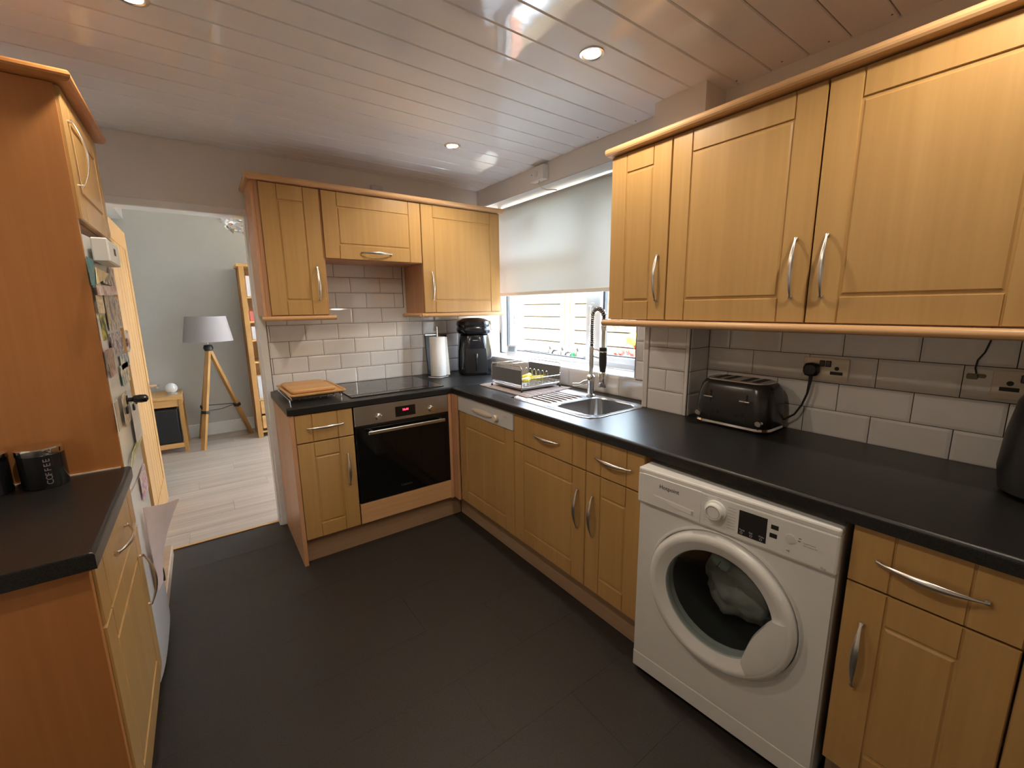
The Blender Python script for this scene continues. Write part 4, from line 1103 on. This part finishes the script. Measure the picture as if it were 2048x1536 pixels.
bm = BM(); tube(bm, [wl(*p) for p in ((.012, -2.408, 1.145), (.008, -2.408, 1.115), (.006, -2.404, 1.07), (.004, -2.39, 1.02), (-.0, -2.37, .98), (-.004, -2.34, .955), (-.01, -2.32, .945), (-.03, -2.30, .935))], [.007, .006, .0042, .0038, .0038, .0038, .0038, .0038], 8); obj('cable', bm, 'rubber', pg, True)
# hanging pull cord with clear connector
hc = thing('hanging_cable', 'thin dark cable with a clear connector hanging below the right wall cabinets', 'cable', (RX-.012, -2.84, 1.19), 0)
bm = BM(); tube(bm, [(-.02, -.016, .158), (-.01, -.018, .11), (0, -.010, .075), (0, .002, .05), (0, .004, .025), (0, .0, .008)], .0022, 6); obj('cord', bm, 'rubber', hc, True)
bm = BM(); bx(bm, -.006, .004, -.006, .020, -.010, .008, b=.003); bx(bm, -.006, .004, -.022, -.002, -.004, .008, b=.003); obj('connector', bm, 'clearplastic', hc)
# black appliance at the right edge
ka = thing('air_fryer', 'matt black rounded air fryer cut off by the right picture edge', 'air fryer', (-.135, -3.075, .9105), R90)
bm = BM(); loft(bm, [tl(.120, .118, .0, .09), tl(.138, .136, .015, .10), tl(.146, .142, .07, .11), tl(.142, .138, .16, .11), tl(.130, .124, .25, .10), tl(.105, .100, .30, .09), tl(.05, .05, .325, .045)], True, True); obj('body', bm, 'black', ka, True)
bm = BM(); bx(bm, -.075, .075, -.150, -.130, .03, .17, b=.008, seg=2); obj('basket_front', bm, 'blackgloss', ka)
bm = BM(); tube(bm, [(-.03, -.148, .165), (-.03, -.185, .155), (-.03, -.185, .09), (-.03, -.178, .08)], .009, 10); obj('handle', bm, 'blackgloss', ka, True)

# ------------------------------------------------------------------ living room behind the doorway
LYF = 2.86
bm = BM(); bx(bm, -3.3, .30, .062, LYF+.1, -.1, -.006); lf = struct('floor_living_room', bm, 'vinyldark')
pk = {}
def lam(w):
    k_ = round(w, 3)
    if k_ not in pk:
        bm = BM(); e = .0007; bx(bm, e, w-e, e, .1925-e, -.006, 0, b=.0008); pk[k_] = mesh_of(bm, 'plank', 'laminate')
    return pk[k_]
y = .075; r = 0
while y < LYF:
    x = -3.3 - (r*.47 % 1.2)
    while x < .29:
        x0, x1 = max(x, -3.3), min(x+1.2, .29)
        if x1-x0 > .03: link('plank', lam(x1-x0), lf, (x0, y, 0))
        x += 1.2
    y += .1925; r += 1
bm = BM(); bx(bm, -3.4, .30, LYF, LYF+.1, 0, 2.66); struct('wall_living_far', bm, 'wallg')
bm = BM(); bx(bm, -3.4, -3.3, .1, LYF, 0, 2.66); struct('wall_living_left', bm, 'wallg')
bm = BM(); bx(bm, -3.4, LX-.1, 0, .1, 0, 2.66); struct('wall_living_near', bm, 'wallg')
bm = BM(); bx(bm, .195, .30, .1, .75, 0, 2.66); bx(bm, .195, .30, 2.65, LYF, 0, 2.66); bx(bm, .195, .30, .75, 2.65, 2.15, 2.66); struct('wall_living_right', bm, 'wallg')
bm = BM(); bx(bm, -3.4, .30, .1, LYF+.1, 2.60, 2.68); struct('ceiling_living_room', bm, 'white')
bm = BM(); bx(bm, -3.3, -2.392, 1.9, LYF, 2.325, 2.60); struct('trim_5', bm, 'white')
bm = BM(); bx(bm, -3.3, .195, LYF-.018, LYF, 0, .145, b=.004); struct('baseboard_far', bm, 'white')
# patio door frame of the living room
pd = bpy.data.objects.new('window_2', None); COL.objects.link(pd); pd['kind'] = 'structure'
bm = BM()
for a, b in ((.75, .81), (1.67, 1.73), (2.59, 2.65)): bx(bm, .22, .28, a, b, .0, 2.15, b=.003)
bx(bm, .22, .28, .75, 2.65, 2.09, 2.15, b=.003); bx(bm, .22, .28, .75, 2.65, 0, .06, b=.003)
obj('window_frame', bm, 'upvc', pd)
for a, b in ((.81, 1.67), (1.73, 2.59)): box('pane', 'glass', pd, .247, .253, a, b, .06, 2.09)

# open oak door
od_ = bpy.data.objects.new('door_1', None); COL.objects.link(od_); od_['kind'] = 'structure'
od_.location = (-2.240, .18, 0)
bm = BM()   # leaf lies along +y, faces +x
DL, DH = .815, 1.950
bx(bm, -.034, -.018, 0, DL, .008, DH, b=.001)
bx(bm, -.036, 0, 0, .105, .008, DH, b=.001); bx(bm, -.036, 0, DL-.105, DL, .008, DH, b=.001)
bx(bm, -.036, 0, .105, DL-.105, .008, .2, b=.001); bx(bm, -.036, 0, .105, DL-.105, DH-.12, DH, b=.001)
obj('leaf', bm, 'oak', od_)
pw = (DL-.21)/5
for i in range(5):
    box('board', 'oak', od_, -.018, -.003, .105+i*pw+.005, .105+(i+1)*pw-.005, .2, DH-.12, b=.0018)
dhd = thing('x', '', 'x'); del dhd['label']; del dhd['category']; dhd.parent = od_; dhd.name = 'door_handle'; dhd.location = (0, DL-.055, .885)
bm = BM(); tube(bm, [(0, 0, 0), (.006, 0, 0)], .026, 20); obj('rose', bm, 'chrome', dhd, True)
bm = BM(); tube(bm, [(.005, 0, 0), (.045, 0, 0), (.052, -.010, 0), (.052, -.11, 0)], [.009, .009, .010, .008], 10); obj('lever', bm, 'chrome', dhd, True)

# tripod floor lamp
tl_ = thing('floor_lamp', 'oak tripod floor lamp with grey drum shade in the living room', 'floor lamp', (-1.838, 2.40, 0))
hub = Vector((-.012, 0, 1.035))
def leg(f, nm='leg'):
    bm = BM(); f = Vector(f); d = (f-hub); w = .021
    s = d.cross(Vector((0, 0, 1))).normalized()*w; t = d.cross(s).normalized()*.014
    top = hub + d*.03
    loft(bm, [[tuple(p+s+t), tuple(p+s-t), tuple(p-s-t), tuple(p-s+t)] for p in (top, top+d*.6, f)], True, True)
    o = obj(nm, bm, 'oak', tl_)
    bm = BM(); m_ = hub+d*.62
    loft(bm, [[tuple(p+s*1.35+t*1.6), tuple(p+s*1.35-t*1.6), tuple(p-s*1.35-t*1.6), tuple(p-s*1.35+t*1.6)] for p in (m_, m_+d*.03)], True, True)
    obj('clamp', bm, 'black', o)
    return m_
m1 = leg((-.170, -.165, 0)); m2 = leg((.290, .235, 0)); m3 = leg((-.185, .36, 0))
bm = BM(); lathe(bm, [(0, -.03), (.035, -.03), (.045, 0), (.035, .03), (0, .035)], 16, hub); obj('hub', bm, 'black', tl_, True)
bm = BM(); tube(bm, [hub, hub+Vector((0, 0, .16))], .008, 8); obj('stem', bm, 'steel', tl_, True)
bm = BM(); tube(bm, [m1, (m1+m2)/2+Vector((0, 0, -.02)), m2], .004, 6); tube(bm, [m2, (m2+m3)/2, m3], .004, 6); obj('chain', bm, 'black', tl_)
bm = BM(); lathe(bm, [(.218, 1.105), (.176, 1.36), (.174, 1.36), (.216, 1.105), (.218, 1.105)], 40); obj('lamp_shade', bm, 'shade', tl_, True)
bm = BM(); lathe(bm, [(0, 1.17), (.03, 1.18), (.035, 1.22), (.02, 1.26), (0, 1.265)], 16, (-.012, 0, 0)); obj('bulb', bm, 'white', tl_, True)

# side table with speaker and ball
st = thing('side_table', 'small oak side table beside the open oak door', 'side table', (-2.225, 2.53, 0))
bm = BM(); bx(bm, -.125-.1, .10, -.24, .24, .545, .575, b=.003); obj('table_top', bm, 'oak_x', st)
for x in (-.2, .065):
    for y in (-.235, .20):
        box('leg', 'oak', st, x, x+.035, y, y+.035, 0, .545, b=.002)
for y in (-.235, .2): box('rail', 'oak_x', st, -.165, .065, y+.006, y+.03, .475, .545); box('stretcher', 'oak_x', st, -.165, .065, y+.004, y+.03, .05, .095)
for x in (-.197, .068): box('side_rail', 'oak_x', st, x, x+.028, -.2, .2, .475, .545)
box('shelf', 'oak_x', st, -.165, .065, -.205, .2, .072, .09)
bm = BM(); bx(bm, -2.385, -2.168, 2.315, 2.70, .0905, .455, b=.02, seg=3); tag(obj('subwoofer', bm, 'black'), 'black box speaker inside the oak side table', 'speaker')
sb = thing('globe_lamp', 'small white round globe on the oak side table', 'globe lamp', (-2.205, 2.47, .575))
bm = BM(); lathe(bm, [(0, .0), (.04, .002), (.045, .014), (.03, .02)], 20); obj('base', bm, 'silverplastic', sb, True)
bm = BM(); lathe(bm, [(.0, .012)]+[(.052*math.sin(a*PI/12), .066-.052*math.cos(a*PI/12)) for a in range(1, 12)]+[(0, .118)], 24); obj('globe', bm, 'white', sb, True)

# oak bookcase
bc = thing('bookcase', 'tall oak bookcase half hidden behind the doorway frame', 'bookcase', (-1.502, 2.36, 0))
BW, BD, BH = .80, .36, 1.90
for x in (0, BW-.05):
    for y in (0, BD-.05): box('post', 'oak', bc, x, x+.05, y, y+.05, 0, BH-.03, b=.002)
for x in (.01, BW-.03): box('side_board', 'oak', bc, x, x+.02, .05, BD-.05, .06, BH-.03)
box('top_board', 'oak_x', bc, -.02, BW+.02, -.02, BD+.02, BH-.03, BH, b=.004)
box('back_board', 'oak', bc, .05, BW-.05, BD-.03, BD-.015, .06, BH-.03)
SH = (.44, .86, 1.10, 1.30, 1.56)
for z in SH + (.07,): box('shelf', 'oak_x', bc, .03, BW-.03, .01, BD-.03, z-.02, z)
for z in (.10, .27): 
    d = box('drawer', 'oak_x', bc, .055, BW-.055, -.004, .016, z, z+.145, b=.003)
books = [(SH[4], .13, .22, (.7, .68, .72)), (SH[4], .035, .18, (.05, .05, .06)), (SH[3], .06, .11, (.55, .12, .1)), (SH[3], .12, .13, (.04, .04, .05)),
         (SH[2], .05, .14, (.6, .6, .62)), (SH[1], .14, .12, (.12, .2, .35)), (SH[0], .13, .25, (.55, .58, .62))]
nm = ('white vase', 'black book', 'red box', 'black box', 'white book', 'blue box', 'grey ornament box')
for i, (z, w, h, c) in enumerate(books):
    bm = BM(); x = -1.502+.055 + (.0 if i % 2 == 0 else .14); bx(bm, x, x+w, 2.385, 2.385+.12, z, z+h, b=.004)
    tag(obj('shelf_box', bm, P('shelf_item_%d' % i, c, .5)), '%s standing on a shelf of the oak bookcase' % nm[i], 'ornament', 'things on the bookcase')

# hanging chrome pendant
pe = thing('pendant_light', 'chrome leaf ball pendant light hanging in the living room', 'pendant light', (-1.51, 1.45, 2.24))
bm = BM(); tube(bm, [(0, 0, .16), (0, 0, .36)], .004, 6); obj('flex', bm, 'white', pe)
bm = BM()
for i in range(90):
    ph = math.acos(1-2*(i+.5)/90); th_ = i*2.39996; d = Vector((math.sin(ph)*math.cos(th_), math.sin(ph)*math.sin(th_), math.cos(ph)))
    u = d.orthogonal().normalized(); v = d.cross(u); a = random.random()*6; uu = u*math.cos(a)+v*math.sin(a); vv = d.cross(uu)
    p = d*.165; t = (d*.3*random.uniform(-1, 1))
    vs = [bm.verts.new(p+(uu*math.cos(k_*PI/3)*.03+vv*math.sin(k_*PI/3)*.016)+t*.1*(k_-3)*.3) for k_ in range(6)]
    bm.faces.new(vs)
oo = obj('chrome_leaves', bm, 'chrome', pe); oo['kind'] = 'stuff'

# ------------------------------------------------------------------ outside
bm = BM(); bx(bm, .30, 9, -9, 9, -.25, -.15); struct('ground_outside', bm, 'paving')
def fence_panel(y0, y1, label):
    f = thing('garden_fence', label, 'fence', (1.72, y0, 0), 0, 'garden fence panels')
    w = y1-y0; zz = -.10
    bm = BM(); vs = [(-.0, 0), (-.018, 0), (-.010, .143), (0, .143)]
    loft(bm, [[(x, .0, z) for x, z in vs], [(x, w, z) for x, z in vs]], True, True); me = mesh_of(bm, 'board', 'fence')
    for i in range(13): link('board', me, f, (0, 0, zz+i*.155))
    bm = BM(); bx(bm, .004, .012, 0, w, -.1, 1.92); obj('gap_shade_sheet', bm, 'fenceshade', f)  # added dark sheet that paints the shadow lines between the lapped boards
    for y in (.02, w-.07):
        box('batten', 'fence', f, -.045, -.018, y, y+.05, -.1, 1.95)
    return f
fence_panel(.78, 2.5, 'wooden fence panel farthest along the garden behind the window')
fence_panel(-1.05, .70, 'wooden fence panel seen through the fixed window pane')
fence_panel(-2.95, -1.13, 'wooden fence panel outside nearest the photographer')
for y in (.74, -1.09, -3.0):
    bm = BM(); bx(bm, 1.68, 1.76, y-.035, y+.035, -.15, 2.0, b=.003)
    tag(obj('fence_post', bm, 'fence'), {.74: 'wooden fence post between the two panels in view', -1.09: 'wooden fence post near the red flowers', -3.0: 'wooden fence post at the near end'}[y], 'post', 'garden fence posts')
# figurines on the outer sill
def figurine(y, h, label, x=.355):
    t = thing('stone_figurine', label, 'figurine', (x, y, 1.0185), 0, 'stone figurines on the outer sill')
    bm = BM(); lathe(bm, [(0, 0), (.026, .0), (.030, h*.25), (.027, h*.5), (.018, h*.62), (.0, h*.64)], 14); obj('body', bm, 'stone', t, True)
    bm = BM(); lathe(bm, [(0, h*.58), (.016, h*.62), (.021, h*.76), (.016, h*.9), (0, h)], 14); obj('head', bm, 'stone', t, True)
    for s in (-1, 1):
        bm = BM(); tube(bm, [(0, s*.010, h*.88), (0, s*.014, h*1.03)], [.006, .001], 6); obj('ear', bm, 'stone', t)
figurine(-.49, .105, 'pale stone figurine on the outer sill farthest from the mullion'); figurine(-.545, .085, 'short stone figurine second along the outer sill')
figurine(-.635, .105, 'rounded stone figurine beside the green glass on the outer sill'); figurine(-.695, .080, 'small stone figurine just behind the rounded one on the sill')
figurine(-.800, .110, 'large stone figurine next to the window mullion')
bm = BM(); lathe(bm, [(0, 0), (.016, 0), (.018, .03), (.014, .055), (0, .058)], 12)
tag(obj('green_glass', bm, 'greenglass', None, True, (.350, -.742, 1.0185)), 'small bright green glass between the stone figurines', 'glass ornament')
# flower planter, lantern, shrub
pt = thing('flower_planter', 'planter of red flowers outside the near window pane', 'planter', (1.05, -.64, -.15))
bm = BM(); bx(bm, -.12, .12, -.3, .3, 0, .95, b=.01); obj('planter_box', bm, 'terracotta', pt)
bm = BM()
for i in range(420):
    c = Vector((random.gauss(0, .07), random.uniform(-.27, .22), 0)); c.z = .97+max(0, random.gauss(.09, .06))*(1.25-abs(c.y+.02)*2.2)
    r = random.uniform(.010, .022); d = Vector((random.uniform(-1, 1), random.uniform(-1, 1), random.uniform(-.2, 1))).normalized(); u = d.orthogonal()*r; v = d.cross(u).normalized()*r
    bm.faces.new([bm.verts.new(c+p) for p in (u, v, -u, -v)])
o = obj('petals', bm, 'red', pt); o['kind'] = 'stuff'
yl = thing('garden_lantern', 'round yellow garden lantern hanging outside the near window pane', 'lantern', (1.0, -.80, 1.145))
bm = BM(); lathe(bm, [(0, -.052)]+[(.085*math.sin(a*PI/10), -.052*math.cos(a*PI/10)) for a in range(1, 10)]+[(0, .052)], 24); obj('globe', bm, 'yellow', yl, True)
bm = BM(); tube(bm, [(0, 0, .05), (0, 0, .35)], .003, 5); tube(bm, [(0, 0, .35), (.72, 0, .42)], .006, 5); obj('hook', bm, 'ink', yl)
sh = thing('garden_shrub', 'thin twiggy shrub with green leaves outside against the fence', 'shrub', (1.45, -.55, -.15))
bm = BM()
for i in range(16):
    a = random.random()*6.28; h = random.uniform(1.0, 1.75); r = random.uniform(.05, .35)
    tube(bm, [(0, 0, 0), (r*.3*math.cos(a)*.4, r*.3*math.sin(a), h*.5), (r*math.cos(a)*.4, r*math.sin(a), h)], [.009, .006, .002], 5)
obj('twigs', bm, 'brick', sh)
bm = BM()
for i in range(500):
    a = random.random()*6.28; r = random.uniform(.05, .38); c = Vector((r*math.cos(a)*.4, r*math.sin(a), random.uniform(1.35, 1.95)))
    s = random.uniform(.008, .018); d = Vector((random.uniform(-1, 1), random.uniform(-1, 1), random.uniform(-1, 1))).normalized(); u = d.orthogonal()*s*2; v = d.cross(u).normalized()*s
    bm.faces.new([bm.verts.new(c+p) for p in (u, v, -u, -v)])
o = obj('leaves', bm, 'leaf', sh); o['kind'] = 'stuff'
